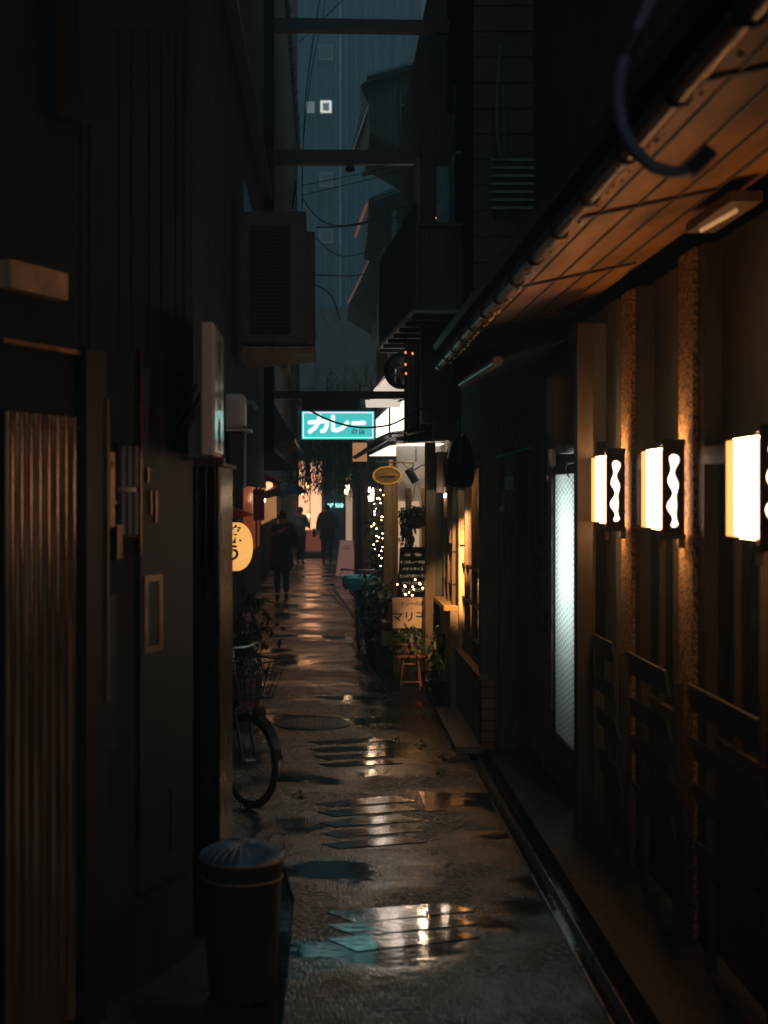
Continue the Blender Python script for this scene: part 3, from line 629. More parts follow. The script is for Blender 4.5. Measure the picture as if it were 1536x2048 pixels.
boards('slatted screen at the right frame edge, nearest the camera', 3.4, 4.5)
# lanterns
def lantern(label, pxl, Y, up=True):
    X0 = (pxl-650)*Y/F; X1 = X0+.098; zt, zb = 2.03+.205, 2.03-.235
    t2 = thing('wall_lantern', label, 'lantern', (XW-.03, Y+.1, zb), 'box lanterns on the restaurant front')
    # camera-facing dark plate, with a wavy cut-out showing the glow
    z0, z1 = zb, zt; N = 26; left = []; right = []
    for k in range(N+1):
        f = k/N; z = z0+.05+(z1-z0-.115)*f; cx = (X0+X1)/2
        wv = .010*math.sin(f*2*PI*2.3+.5)+.004*math.sin(f*17)
        a = .017+.007*math.sin(f*2*PI*3.1+2.2)
        if k in (0, N): a = .009
        left.append((cx+wv*.5-a, z)); right.append((cx+wv*.5+a, z))
    m = MB(); yA, yB = Y, Y+.012
    m.box(X0, X1, yA, yB, z0, z0+.05); m.box(X0, X1, yA, yB, z1-.065, z1)
    for k in range(N):
        for E, xo in ((left, X0), (right, X1)):
            (xa, za), (xb, zb_) = E[k], E[k+1]
            if xo == X0: m.prism([(xo,yA,za), (xa,yA,za), (xb,yA,zb_), (xo,yA,zb_)], (0,.012,0))
            else: m.prism([(xa,yA,za), (xo,yA,za), (xo,yA,zb_), (xb,yA,zb_)], (0,.012,0))
    m.build('plate', M['dark_wood'], t2)
    bx(X0-.003, X1+.003, Y-.004, Y+.05, z1-.025, z1+.002).build('cap', M['dark_wood'], t2); bx(X0-.003, X1+.003, Y-.004, Y+.05, z0-.002, z0+.022).build('cap', M['dark_wood'], t2); bx(X1-.01, XW-.022, Y+.07, Y+.10, z0-.045, z0+.02).build('wall_arm', M['dark_wood'], t2)
    m = MB(); m.box(X0-.002, X0+.03, Y+.014, Y+.38, z0+.045, z1-.045); m.box(X0+.03, X1-.02, Y+.02, Y+.38, z0+.045, z1-.045); m.build('diffuser', M['lamp_warm'], t2, bevel=.004)
    if up: bx(X0+.012, X1-.03, Y+.06, Y+.36, z1-.044, z1-.036).build('bulb', M['glow_plate'], t2)  # hidden glowing plate added to throw light up on the soffit
    if up: bx(X0+.03, X1-.02, Y+.06, Y+.34, z0+.036, z0+.044).build('bulb', M['glow_plate'], t2)  # second added plate, throws light down the pillar
    bx(X0-.006, X0+.03, Y+.30, Y+.395, z0+.043, z1-.043).build('end_strip', M['lamp_strip'], t2)  # orange strip imitates the warmer falloff of the lantern glow
    m = MB(); m.box(X0+.003, X1-.02, Y+.38, Y+.40, z0+.045, z1-.045); m.build('end_panel', M['lamp_edge'], t2)
    m = MB(); m.box(X0+.0, X0+.02, Y+.03, Y+.05, z0-.05, z0+.044); m.build('bracket', M['warm_wood'], t2)
    return t2
lantern('box lantern nearest the camera, cut by the right frame edge', *LAN[0])
lantern('middle one of the three glowing wooden box lanterns', *LAN[1])
lantern('farthest and smallest of the three glowing wooden box lanterns', *LAN[2])
lantern('box lantern out beyond the right frame edge beside the viewer', 1525+325, 3.5, False)
# corner post and eave
bx(1.42, 1.515, 8.02, 8.12, .0, 2.96).build('corner_post', M['dark_wood'], t, bevel=.006)
gl = bx(1.53, XW+.05, 8.40, 8.44, .9, 2.3).build('side_window', M['glass_dark'], t); m = MB(); m.box(1.545,1.552,8.38,8.40,.9,2.3); m.box(1.585,1.592,8.38,8.40,.9,2.3); m.build('mullion', M['mid_wood'], gl)
bx(1.53, XW+.05, 8.40, 8.46, 2.3, 3.0).build('side_board', M['char_wall'], t); bx(1.53, XW+.05, 8.40, 8.46, 0, .9).build('side_board', M['char_wall'], t)
rf = MB(); rf.prism([(.93,-3,3.05), (1.66,-3,3.2), (1.66,-3,3.26), (.93,-3,3.11)], (0,14.3,0)); rf = rf.build('eave', M['soffit'], t)
m = MB()
for x in (1.05, 1.2, 1.35, 1.5):
    z = 3.05+(x-.93)*.205; m.box(x-.004, x+.004, -3, 11.3, z-.008, z-.0)
for y in (3.6, 5.43, 7.3, 9.2, 11.0): m.prism([(.95,y,3.04), (1.6,y,3.175), (1.6,y,3.19), (.95,y,3.055)], (0,.03,0))
m.build('batten', M['dark_wood'], rf)
m = MB(); m.prism([(.88,-3,3.13), (1.66,-3,3.45), (1.66,-3,3.5), (.86,-3,3.17)], (0,14.35,0)); m.build('tiled_roof', M['tile_roof'], rf)
# eave gutter with clamps and droplets
gt = MB(); gt.tube([(.905,-3,3.045), (.905,11.3,3.0)], .032, 12); gt = gt.build('eave_gutter', M['copper'], t, smooth=True)
y = 2.4
while y < 11.2: MB().torus((.905,y,3.045-(y+3)*.00315), .035, .006, (1,0,0), (0,0,1), 16, 5).build('gutter_clamp', M['metal_dark'], gt); y += .62
mat('droplet', (.95,.75,.5), .15, 0, var=.05, bump=0, spec=1)
y = 2.6
while y < 10.5:
    y += random.choice((.07, .1, .13, .3)); MB().ball((.925+random.uniform(0,.012), y, 3.012-(y+3)*.00315-random.uniform(0,.01)), random.uniform(.005,.0115), 6).build('droplet', M['droplet'], gt)
t = thing('soffit_light', 'slim unlit strip lamp fixed under the right eave', 'lamp', (1.5, 5.6, 3.05))
bx(1.51, 1.63, 5.3, 5.95, 3.085, 3.125).build('housing', M['mid_wood'], t); m = MB().tube([(1.535,5.80,3.07), (1.56,5.40,3.07)], .010); m.build('tube', emit('strip', (1,.5,.2), .35), t)  # lamp is off; the tube's emission paints its bright edge
# blurred hose in the near upper right
pts = [(1312,-20), (1290,30), (1262,85), (1243,140), (1236,200), (1244,255), (1268,300), (1303,333), (1345,345), (1378,342), (1400,325)]
t = thing('vent_hose', 'curved grey hose hanging in the near upper right corner', 'hose', P(1290,340,800))
MB().tube([P(x, y, 800) for x, y in pts], .0165, 12).build('hose', mat('hose_grey', (.17,.17,.23), .45, bump=.05), t, smooth=True)
MB().tube([P(1376,344,800), P(1402,322,800), P(1420,300,800)], .022, 12).build('end_coupling', M['black_rubber'], t, smooth=True)
MB().tube([P(1274,65,800), P(1252,112,800)], .021, 12).build('coupling', M['black_rubber'], t, smooth=True)
# lit wired-glass door
t = thing('glass_door', 'tall white-glowing wired glass door right of the brown slatted doors', 'door', (1.55, 9.15, .035))
MB().quad((1.585,8.92,.36), (1.585,9.78,.36), (1.585,9.78,2.12), (1.585,8.92,2.12)).build('pane', M['frosted'], t)
m = MB()
z = .36
def clipseg(y0, z0, y1, z1):
    ya, yb, za, zb = 8.92, 9.78, .36, 2.12; t0, t1 = 0, 1; dy, dz = y1-y0, z1-z0
    for p, q in ((-dy, y0-ya), (dy, yb-y0), (-dz, z0-za), (dz, zb-z0)):
        if p < 0: t0 = max(t0, q/p)
        elif p > 0: t1 = min(t1, q/p)
    return None if t0 >= t1 else ((y0+t0*dy, z0+t0*dz), (y0+t1*dy, z0+t1*dz))
for k in range(-12, 60):
    for sgn in (1, -1):
        sl2 = .16
        z0 = .42+k*.04; seg = clipseg(8.92, z0, 9.78, z0+sgn*sl2*.9/.78*1.3) 
        if seg: (a, b), (c_, d_) = seg; m.tube([(1.582,a,b), (1.582,c_,d_)], .0013, 4)
m.build('wire_mesh', M['metal_dark'], t)
m = MB(); m.box(1.57,1.60,8.86,8.92,.035,2.16); m.box(1.57,1.60,9.78,9.84,.035,2.16); m.box(1.57,1.60,8.92,9.78,2.12,2.18); m.build('frame', M['dark_wood'], t)
bx(1.572,1.598,8.92,9.78,.035,.36).build('kick_panel', M['mid_wood'], t)
m = MB(); m.box(1.56,1.57,9.79,9.815,.5,2.1); m.build('rust_strip', mat('rusty_white', (.55,.45,.4), .6, var=.7, scale=9, bump=.3), t)
bx(1.86,1.88,9.0,9.7,1.15,2.02).build('light_panel', M['tube_white'], t)
m = MB(); m.box(1.665,2.25,8.882,8.89,0,2.2); m.box(1.665,2.25,9.83,9.838,0,2.2); m.box(2.24,2.249,8.89,9.83,0,2.2); m.build('inner_wall', M['char_wall'], t)
MB().tube([(1.525,8.95,2.2), (1.52,9.0,2.14), (1.525,8.9,2.1)], .006).build('door_closer', M['metal_grey'], t)
# brown doors beyond
t = thing('lattice_door', 'dark brown lattice sliding doors left of the glowing door', 'door', (1.57, 10.3, .035))
bx(1.575,1.60,9.86,11.1,.03,2.35).build('panel', M['dark_wood'], t)
m = MB()
for y in (9.86, 10.08, 10.14, 10.62, 10.72, 11.05): m.box(1.55,1.575,y,y+.05,.05,2.3)
for z in (.98, 1.25, 1.28, 1.42, 1.45, 1.6, 1.8, 2.1): m.box(1.555,1.575,9.9,10.08,z,z+.018)
for z in (.98, 1.10, 1.14, 1.18, 1.32, 1.36, 1.40, 1.55, 1.6, 1.85): m.box(1.555,1.575,10.17,10.62,z,z+.015)
m.build('lattice', M['mid_wood'], t)
bx(1.553,1.575,9.91,10.08,.1,.96).build('lower_panel', M['plaster_tan'], t); bx(1.553,1.575,10.3,10.62,.1,.96).build('lower_panel', M['mauve_board'], t)
bx(1.549,1.575,10.76,10.9,.2,2.3).build('lower_panel', M['mauve_board'], t)
MB().tube([(1.53,9.86,.34), (1.53,9.80,.33)], .012, 10).build('door_stop', M['metal_grey'], t, smooth=True)
# exhaust duct with pale mouth
t = thing('exhaust_duct', 'brown exhaust duct with crumpled pale mouth above the glowing door', 'duct', P(1130,905,310))
m = MB(); m.prism([P(1103,750,310), P(1150,755,310), P(1152,900,310), P(1120,900,310), P(1103,850,310)], (0,.25,0)); m.build('duct', M['mauve_board'], t, bevel=.01)
m = MB(); n = 20; c = P(1132,897,310)
m.lathe([(.045,.03), (.058,.0), (.05,-.03), (.03,-.035)], c, 16, 'z', 1, .9); m.build('mouth', M['white_plastic'], t, smooth=True)
m = MB(); m.tube([P(1155,925,308), P(1148,940,308), P(1151,960,308), P(1156,985,308)], .006); tag(m.build('cable', M['metal_grey']), 'short pale cable dangling at the top of the glowing door', 'cable')
m = MB()
for x, y in ((1094,920), (1094,950)): m.tube([P(x,y,300), P(x,y+10,300)], .006, 8)
tag(m.build('pull_cord', M['brass']), 'two small brass fittings beside the exhaust duct', 'fitting')
# small lower gutter catching teal light
t = thing('small_gutter', 'short metal gutter glinting teal under the right eave end', 'gutter', (1.1, 10.2, 2.8))
MB().tube([(1.1,9.05,2.835), (1.1,11.4,2.87)], .035, 12).build('trough', M['metal_grey'], t, smooth=True)
m = MB(); m.prism([(1.1,9.1,2.83), (1.6,9.1,2.98), (1.6,9.1,3.0), (1.1,9.1,2.86)], (0,2.2,0)); m.build('roof_sheet', M['tile_roof'], t)
m = MB(); m.prism([P(990,912,262), P(1062,893,262), P(1064,897,262), P(992,917,262)], (0,.3,0)); tag(m.build('small_canopy', M['cloth_teal']), 'thin teal canopy edge above the dark lattice doors', 'canopy')
m = MB(); a = P(1012,890,262); m.tube([P(1014,845,262), P(1030,880,262)], .004); m.tube([P(1035,858,262), P(1042,880,262)], .004); m.tube([P(1044,832,262), P(1044,880,262)], .004); tag(m.build('wire_stay', M['metal_grey']), 'thin metal stays above the teal canopy edge', 'wire')
m = MB(); m.box(*[v for v in (1.37,1.44)], 10.85, 10.9, 2.02, 2.12); m.tube([(1.36,10.86,1.9), (1.37,10.86,2.02)], .02); m.ball((1.35,10.86,1.88), .035); tag(m.build('tap_box', M['metal_blue']), 'small grey wall box above the dark lattice doors', 'box')
# ================================================================== BRICK-BASED HOUSE (right, mid)
t = thing('brick_base_house', 'townhouse with low brick base, lit cream pillar and dark window', 'building', (1.6, 12, 0))
m = MB(); m.box(1.3,5,11.12,14.2,0,10); m.box(1.22,1.3,11.12,14.2,2.3,10); m.build('wall', M['char_wall'], t)
bx(1.2,1.3,10.9,12.95,.03,.56).build('brick_base', M['brick_tile'], t)
bx(1.17,1.3,10.88,12.98,.56,.60).build('cap', M['mid_wood'], t, bevel=.005)
bx(1.0,1.2,10.9,12.95,0,.05).build('step', M['concrete_step'], t)
bx(1.21,1.295,12.86,12.94,.60,2.02).build('lit_pillar', M['pillar_cream'], t, bevel=.004)
gl = bx(1.255,1.295,11.2,12.84,.78,2.2).build('window', M['glass_dark'], t)
m = MB()
for y in (11.1, 11.9, 12.5): m.box(1.23,1.256,y,y+.04,.6,2.25)
for z in (.6, .76, 1.05, 1.35): m.box(1.235,1.256,11.1,12.84,z,z+.02)
m.build('window_frame', M['mid_wood'], gl)
bx(1.24,1.254,11.98,12.84,.62,.76).build('stucco_panel', M['plaster_tan'], t)
m = MB(); m.box(1.20,1.62,10.96,11.1,0,3.0); m.box(1.16,1.62,11.1,11.13,2.9,10); m.build('end_wall', M['char_wall'], t)
m = MB(); m.tube([(1.36,10.93,0), (1.36,10.93,2.6)], .016); m.tube([(1.46,10.93,.0), (1.46,10.93,2.4)], .02); m.build('downpipe', M['mid_wood'], t)
# round-plate on lit pillar
t = thing('pillar_sign', 'yellow upright sign with red arc on the lit cream pillar', 'sign', P(928,1090,222))
MB().box(1.215,1.285,12.82,12.845,1.53,1.86).build('panel', mat('sign_cream', (.62,.45,.2), .5, var=.06, bump=0), t)
m = MB(); q3 = [Vector((1.245+.024*math.cos(a)-.0, 12.817, 1.70+.11*math.sin(a))) for a in [PI*.6+PI*.8*k/12 for k in range(13)]]; m.tube(q3, .004, 6); m.build('red_arc', M['red_paint'], t)
m = MB(); text_on(m, '旅', .04, (1.252, 12.816, 1.71)); text_on(m, '館', .04, (1.252, 12.816, 1.67)); m.build('lettering', M['ink'], t)
# dome lamp over the pillar
t = thing('dome_lamp', 'black hanging dome lamp shining down on the cream pillar', 'lamp', (1.10, 11.6, 2.07))
c = Vector((1.10, 11.6, 2.14)); m = MB().lathe([(.115,-.06), (.12,0), (.11,.15), (.07,.3), (.02,.36), (.018,.35), (.065,.28), (.1,.14), (.11,0), (.105,-.055)], c, 24, cap=False); R3 = Matrix.Rotation(math.radians(24), 3, 'X'); m.v = [c+R3@(v-c) for v in m.v]; m.build('shade', M['black_paint'], t, smooth=True)
MB().tube([c+Vector((0,0,.35)), c+Vector((0,0,.9))], .006).build('cord', M['black_rubber'], t); MB().ball(c+Vector((0,.03,-.03)), .022, 8).build('bulb', emit('dome_bulb', (1,.5,.17), 200), t)
sp_ = bpy.data.lights.new('pillar_fill_spot', 'SPOT'); sp_.energy = 330; sp_.color = (1,.55,.22); sp_.spot_size = math.radians(34); sp_.spot_blend = .5; sp_.shadow_soft_size = .03  # extra spot added inside the dome to brighten the cream pillar
so_ = bpy.data.objects.new('pillar_fill_spot', sp_); C.objects.link(so_); so_.location = (1.10, 11.72, 2.04)
so_.rotation_euler = (Vector((1.29,12.88,1.35))-Vector((1.10,11.72,2.04))).to_track_quat('-Z','Y').to_euler()
# window box left of it (menu window) and tan parapet
t = thing('curry_shop', 'curry shop with lit white fascia, cream walls and dark timber front', 'shop', (1.4, 15.6, 0))
m = MB(); m.box(1.14,1.22,12.95,14.15,.0,.92); m.build('parapet', M['plaster_tan'], t); bx(1.08,1.23,12.95,14.15,.92,.97).build('sill', M['warm_wood'], t, bevel=.005)
gl = bx(1.19,1.22,12.95,14.15,.97,2.2).build('window', M['glass_dark'], t); m = MB()
for y in (13.0, 13.5, 13.95): m.box(1.165,1.19,y,y+.05,.97,2.2)
for z in (1.15, 1.45, 1.75, 2.05): m.box(1.17,1.19,13.0,14.15,z,z+.015)
m.build('window_frame', M['mid_wood'], gl)
bx(1.0,1.1,14.15,14.28,.0,2.5).build('timber_post', M['mid_wood'], t, bevel=.006)
m = MB(); m.box(1.1,1.3,14.2,14.26,0,2.4); m.box(1.3,5,14.2,20,0,7.2); m.build('wall', M['char_wall'], t)
# recessed white wall with posts facing the camera
m = MB(); m.box(.80,1.3,15.9,16.0,.0,2.62); m.build('white_wall', M['plaster_white'], t)
for (xa, xb) in ((787,797), (812,824), (845,852)):
    m = bx((xa-650)/181, (xb-650)/181, 15.84, 15.9, .0, 2.05 if xa > 800 else 2.3); m.build('wall_post', M['warm_wood'], t)
m = bx((768-650)/165,(778-650)/165,17.2,17.3,0,2.2).build('porch_post', M['warm_wood'], t)
m = bx((778-650)/165,(786-650)/165,17.25,17.35,0,2.4).build('porch_post', M['warm_wood'], t)
bx(.82,1.05,15.86,15.895,1.1,1.9).build('window', M['pale_glow'], t)
m = MB(); m.box(.62,1.3,16.1,20,0,.8); m.build('side_wall', M['dark_wood'], t)
# lit fascia panels
def panel(m, a, b, za0, za1, zb0, zb1, th=.02):
    m.prism([(a[0],a[1],za0), (b[0],b[1],zb0), (b[0],b[1],zb1), (a[0],a[1],za1)], (th,.0,0))
fa = [P(752,0,165), P(777,0,175), P(780,0,176), P(811,0,186)]
m = MB(); panel(m, fa[0], fa[1], 2+(985-878)/165, 2+(985-838)/165, 2+(985-866)/175, 2+(985-814)/175); panel(m, fa[2], fa[3], 2+(985-866)/176, 2+(985-812)/176, 2+(985-864)/186, 2+(985-799)/186); m.build('fascia', M['fascia_white'], t)
m = MB(); m.prism([(fa[1].x+.0,fa[1].y-.03,2.62), (fa[2].x,fa[2].y-.06,2.62), (fa[2].x,fa[2].y-.06,3.05), (fa[1].x,fa[1].y-.03,3.05)], (.02,.05,0))
m.tube([P(750,838,165), P(778,812,176), P(812,797,186)], .016); m.tube([P(750,880,165), P(778,868,176), P(812,864,186)], .02); m.build('fascia_frame', M['metal_dark'], t)
# polycarbonate roof above the fascia
m = MB(); m.add([P(735,815,165), P(812,790,186), P(812,770,180), P(770,757,172), P(748,778,165)], [(0,1,2,3,4)]); m.add([P(730,800,165), P(805,799,184), P(800,815,184), P(732,815,165)], [(0,1,2,3)]); m.build('roof_sheet', M['awning_glow'], t)  # sheet glows by itself instead of being lit from below
m = MB()
for k in range(4): m.tube([P(740+20*k,812-5*k,165+5*k), P(758+18*k,770-2*k,165+5*k)], .008, 6)
m.build('roof_rib', M['metal_dark'], t)
# white awning beneath, dark tiled canopy above it
m = MB(); m.prism([(.63,20.3,2.52), (1.28,20.3,2.52), (1.28,15.3,2.52), (.87,15.3,2.52), (.72,16.0,2.52)], (0,.0,.006)); m.build('awning', emit('awning_underglow', (1,.84,.70), 1.6), t)  # underside light put into the awning as emission
m = MB(); m.prism([P(704,914,140), P(776,866,168), P(815,866,200), P(895,852,205), P(895,880,205), P(812,885,200), P(778,880,168), P(712,918,140)], (0,.25,0)); m.build('tiled_canopy', M['tile_roof'], t)
m = MB()
for k in range(22): p = P(790+5*k, 867-.5*k, 203); m.tube([p, p+Vector((0,.3,.03))], .010, 6)
m.build('tile_end', M['metal_dark'], t)
m = MB(); m.box((706-650)/140,(735-650)/140,20.6,20.65,2.45,2.72); m.build('side_window', M['shop_amber'], t)
# corrugated metal screen beside the fascia
m = MB(); vs = []
for i in range(161):
    x = .81+.28*i/160; yy = 14.3+.012*math.cos(2*PI*8*i/160); vs += [(x,yy,2.60), (x,yy,3.5)]
m.add(vs, [(2*i, 2*i+2, 2*i+3, 2*i+1) for i in range(160)]); m.build('metal_screen', mat('screen_metal', (.3,.36,.38), .35, .3, stretch=(8,8,.5), bump=.1), t)
m = MB(); m.box(.795,.812,14.27,14.33,2.5,3.55); m.box(.925,.94,14.26,14.3,2.6,3.5); m.box(1.085,1.1,14.27,14.33,2.5,3.55); m.build('screen_post', M['dark_wood'], t)
m = MB()
for x, y in ((811,705), (825,707), (851,705), (856,712), (811,729), (812,747)): m.ball(P(x, y, 201), .011, 7, 1.4)
m.build('amber_drop', emit('amber_glint', (1,.35,.1), 1.2), t, smooth=True)  # orange droplets on the screen, their glint put in as emission
# balcony
t = thing('balcony', 'dark balcony with ribbed grey underside above the curry shop', 'balcony', (1.0, 14, 3.58))
m = MB(); m.prism([(.585,15.8,3.585), (.79,12.55,3.585), (1.3,12.55,3.585), (1.3,15.8,3.585)], (0,0,.03)); m.build('floor', mat('deck_grey', (.3,.32,.34), .5, stretch=(1,6,1), bump=.2), t)
for k in range(7):
    y = 12.7+k*.5; x = .79-.205*(y-12.55)/3.25; bx(x,1.3,y,y+.05,3.545,3.585).build('joist', M['dark_wood'], t)
m = MB(); m.tube([(.58,15.8,3.60), (.785,12.55,3.60)], .022); m.build('edge_trim', M['metal_grey'], t)
m = MB(); m.prism([(.60,15.8,3.62), (.805,12.6,3.62), (.825,12.6,3.62), (.62,15.8,3.62)], (0,0,.95)); m.box(.83,1.25,12.58,12.6,3.62,4.35); m.build('railing', M['char_wall'], t)
m = MB()
for k in range(11): m.box(.835+k*.04,.845+k*.04,12.56,12.58,3.62,4.35)
m.box(.825,1.26,12.55,12.58,4.35,4.39); m.build('slat', M['metal_dark'], t)
m = MB(); m.tube([P(826,395,222), P(833,620,222)], .014, 8); m.build('post', M['metal_blue'], t)
m = MB(); m.tube([P(828,320,225), P(840,495,225)], .001, 4); t2 = bx(.795,.84,12.6,12.64,4.6,4.95)
# convex mirror
t = thing('convex_mirror', 'round black-framed traffic mirror above the white fascia', 'mirror', P(795,776,188))
c = P(803,742,188); c2 = Vector(c)
MB().torus(c2, .175, .022, (1.0,.25,0), (0,0,1), 40, 8).build('frame', M['black_rubber'], t, smooth=True)
m = MB(); vs = []; fs = []
for i in range(9):
    r = .168*i/8
    for k in range(32):
        a = 2*PI*k/32; vs.append(c2+Vector((.97*r*math.cos(a), .243*r*math.cos(a)-.06*(1-(i/8)**2), r*math.sin(a))))
for i in range(8):
    for k in range(32): fs.append((i*32+k, i*32+(k+1)%32, (i+1)*32+(k+1)%32, (i+1)*32+k))
m.add(vs, fs); m.build('glass', mat('mirror_glass', (.8,.8,.8), .05, 1, var=.02, bump=0), t, smooth=True)
m = MB(); m.tube([c2+Vector((.0,.03,0)), c2+Vector((.3,.1,0))], .02); m.build('arm', M['metal_dark'], t)
m = MB(); m.prism([P(752,705,170), P(775,690,176), P(776,742,176), P(753,772,170)], (.02,.0,0)); tag(m.build('wall_panel', M['pink_board']), 'narrow pinkish wall panel left of the traffic mirror', 'panel')
# ================================================================== HANGING SIGN over the alley
t = thing('hanging_sign', 'backlit teal sign box with white Japanese lettering over the alley', 'sign', P(676,884,200))
Ys = F/200; X0, X1 = (601-650)/200, (751-650)/200; Z0, Z1 = 2-(881-985)/200, 2-(820-985)/200
bx(X0,X1,Ys,Ys+.14,Z0,Z1).build('case', M['metal_dark'], t, bevel=.006)
bx(X0+.012,X1-.012,Ys-.006,Ys+.001,Z0+.012,Z1-.012).build('face', M['sign_teal'], t)
m = MB(); e = .024; w_ = .008; y = Ys-.009
m.box(X0+e,X1-e,y,y+.003,Z0+e,Z0+e+w_); m.box(X0+e,X1-e,y,y+.003,Z1-e-w_,Z1-e); m.box(X0+e,X0+e+w_,y,y+.003,Z0+e+w_,Z1-e-w_); m.box(X1-e-w_,X1-e,y,y+.003,Z0+e+w_,Z1-e-w_); m.build('border', M['sign_white'], t)
cv = lambda p: ((512+p[0]/3-650)/200, 2-(512+p[1]/3-985)/200)
m = MB()
strokes(m, [[(322,999),(428,990)], [(428,990),(424,1020),(412,1046),(396,1052)], [(382,962),(374,998),(356,1028),(324,1054)],
            [(462,964),(463,1044),(490,1046),(522,1030),(548,1000)], [(583,1004),(648,1001)]], .041, Ys-.008, cv)
m.build('lettering', M['sign_white'], t)
m = MB(); a = cv((590,1056)); text_on(m, 'の', .062, (a[0], Ys-.009, a[1]), bold=.001); a = cv((636,1056)); text_on(m, '店', .062, (a[0], Ys-.009, a[1]), bold=.001); m.build('small_lettering', mat('sign_navy', (.005,.05,.06), .5, bump=0), t)
bx(X0+.01,X1-.16,Ys+.02,Ys+.12,Z1,Z1+.115).build('hanger_box', M['metal_dark'], t)
for k in range(9): MB().ball((X0+.06+k*.075+random.uniform(-.02,.02), Ys-.002, Z0-.008), .0045, 5).build('droplet', M['droplet'], t)
m = MB(); m.box(-.5,.81,Ys+.03,Ys+.12,Z1+.115,Z1+.19); tag(m.build('cross_beam', M['metal_dark']), 'low dark cross beam the teal sign hangs from', 'beam', 'beams bridging the alley')
m = MB(); m.prism([(-.5,13.9,2-(58-985)/205), (2.2,13.9,2-(66-985)/205), (2.2,13.9,2-(42-985)/205), (-.5,13.9,2-(33-985)/205)], (0,.1,0)); tag(m.build('cross_beam', M['black_paint']), 'topmost dark beam bridging the alley near the frame top', 'beam', 'beams bridging the alley')
m = MB(); m.box(-.5,1.1,13.6,13.7,2-(331-985)/208,2-(303-985)/208); m.ball(P(700,338,208), .05, 6, .7); tag(m.build('cross_beam', M['black_paint']), 'dark beam bridging the alley above the sign, below the top one', 'beam', 'beams bridging the alley')
def cable(pts, s, r, label, group='cables strung across the alley', mt='black_rubber'):
    q3 = [P(x, y, s if not isinstance(s, (list, tuple)) else s[i]) for i, (x, y) in enumerate(pts)]; out = []
    for i in range(len(q3)-1):
        p0 = q3[max(i-1,0)]; p1 = q3[i]; p2 = q3[i+1]; p3 = q3[min(i+2, len(q3)-1)]
        for k in range(6):
            u = k/6; out.append(.5*((2*p1)+(p2-p0)*u+(2*p0-5*p1+4*p2-p3)*u*u+(3*p1-p0-3*p2+p3)*u**3))
    out.append(q3[-1]); tag(MB().tube(out, r, 6).build('cable', M[mt], smooth=True), label, 'cable', group)
cable([(590,800), (640,832), (690,850), (735,855), (785,848), (830,824), (850,818), (865,828), (880,842)], 232, .0085, 'thick black cable sagging across the teal sign')
cable([(640,-5), (615,160), (606,300), (604,420)], 150, .008, 'pair of cables down the left side of the pale tower, first one')
cable([(652,-5), (624,140), (612,230), (606,300)], 150, .006, 'cable beside the first one down the left of the tower')
cable([(690,-5), (640,45), (598,85)], 150, .008, 'short slanting cable crossing the topmost beam')
cable([(600,372), (700,352), (790,332), (835,318)], 150, .006, 'slightly rising cable just below the second beam')
cable([(600,392), (700,368), (800,345), (835,335)], 150, .006, 'lower of the two rising cables below the second beam')
cable([(604,395), (630,430), (665,450), (720,446), (790,420), (835,400)], 150, .008, 'cable drooping in a curve beside the lower gable roof')
cable([(632,455), (700,452), (760,440), (835,428)], 150, .009, 'nearly level cable right of the air conditioner')
cable([(632,475), (665,505), (700,512), (760,495), (800,470), (822,430)], 150, .007, 'long curved cable looping under the middle gable')
cable([(632,550), (700,552), (730,548)], 150, .008, 'level cable low beside the air conditioner')
cable([(632,570), (652,582), (668,602), (680,640)], 150, .009, 'dark cable bending down beside the air conditioner')
cable([(632,600), (650,640), (662,662)], 150, .005, 'pale thin cable fanning down from the air conditioner', mt='metal_blue')
cable([(785,-5), (802,60), (818,125)], 80, .008, 'thin cable slanting before the pale tower, right of centre')
# ================================================================== CURRY SHOP FRONT ITEMS
c = P(774,951,186)
t = thing('oval_sign', 'oval wooden sign with glowing yellow rim hanging from a bracket', 'sign', c-Vector((0,0,.11)))
MB().lathe([(.158,-.012), (.158,.012)], c, 40, 'y', 1, .64).build('board', mat('oak', (.8,.42,.13), .5, stretch=(1,1,9), scale=8, var=.5, bump=.2), t)
m = MB(); vs = []; n = 40
for i in range(n):
    a = 2*PI*i/n; rr = Vector((.148*math.cos(a), 0, .092*math.sin(a)))
    for k in range(6): b_ = 2*PI*k/6; vs.append(c+rr*(1+.05*math.cos(b_))+Vector((0,-.014+.006*math.sin(b_),0)))
m.add(vs, [(i*6+k, ((i+1)%n)*6+k, ((i+1)%n)*6+(k+1)%6, i*6+(k+1)%6) for i in range(n) for k in range(6)]); m.build('rim', emit('rim_glow', (1,.5,.08), .35, (.7,.4,.08)), t, smooth=True)  # rim is no lamp; its shine is put in as emission
m = MB(); m.tube([P(750,924,186), P(827,925,186)], .008); m.tube([P(826,925,186), P(826,945,186)], .007); m.tube([P(805,926,186), P(824,943,186)], .006); m.build('bracket', M['brass'], t)
m = MB()
for k in range(7):
    q3 = [P(757+5*k+u, 953+2.2*math.sin(u*1.3+k), 186)+Vector((0,-.016,0)) for u in (0, 1.5, 3, 4.5)]; m.tube(q3, .0022, 5)
m.build('script', M['dark_wood'], t)
t = thing('spotlight', 'black angled spotlight beside the oval sign', 'spotlight', P(825,965,182))
m = MB(); m.tube([P(816,938,182), P(831,964,182)], .045, 14); m.build('housing', M['black_paint'], t); MB().tube([P(828,940,182), P(845,930,182), P(870,934,182)], .008).build('arm', M['black_paint'], t)
m = MB()
for k in range(5): m.torus(P(832,901+5*k,183), .010, .003, (1,0,0), (0,0,1), 10, 4)
m.tube([P(832,880,183), P(832,900,183)], .002); tag(m.build('chain', M['metal_dark']), 'short dark chain hanging in front of the lit white wall', 'chain')
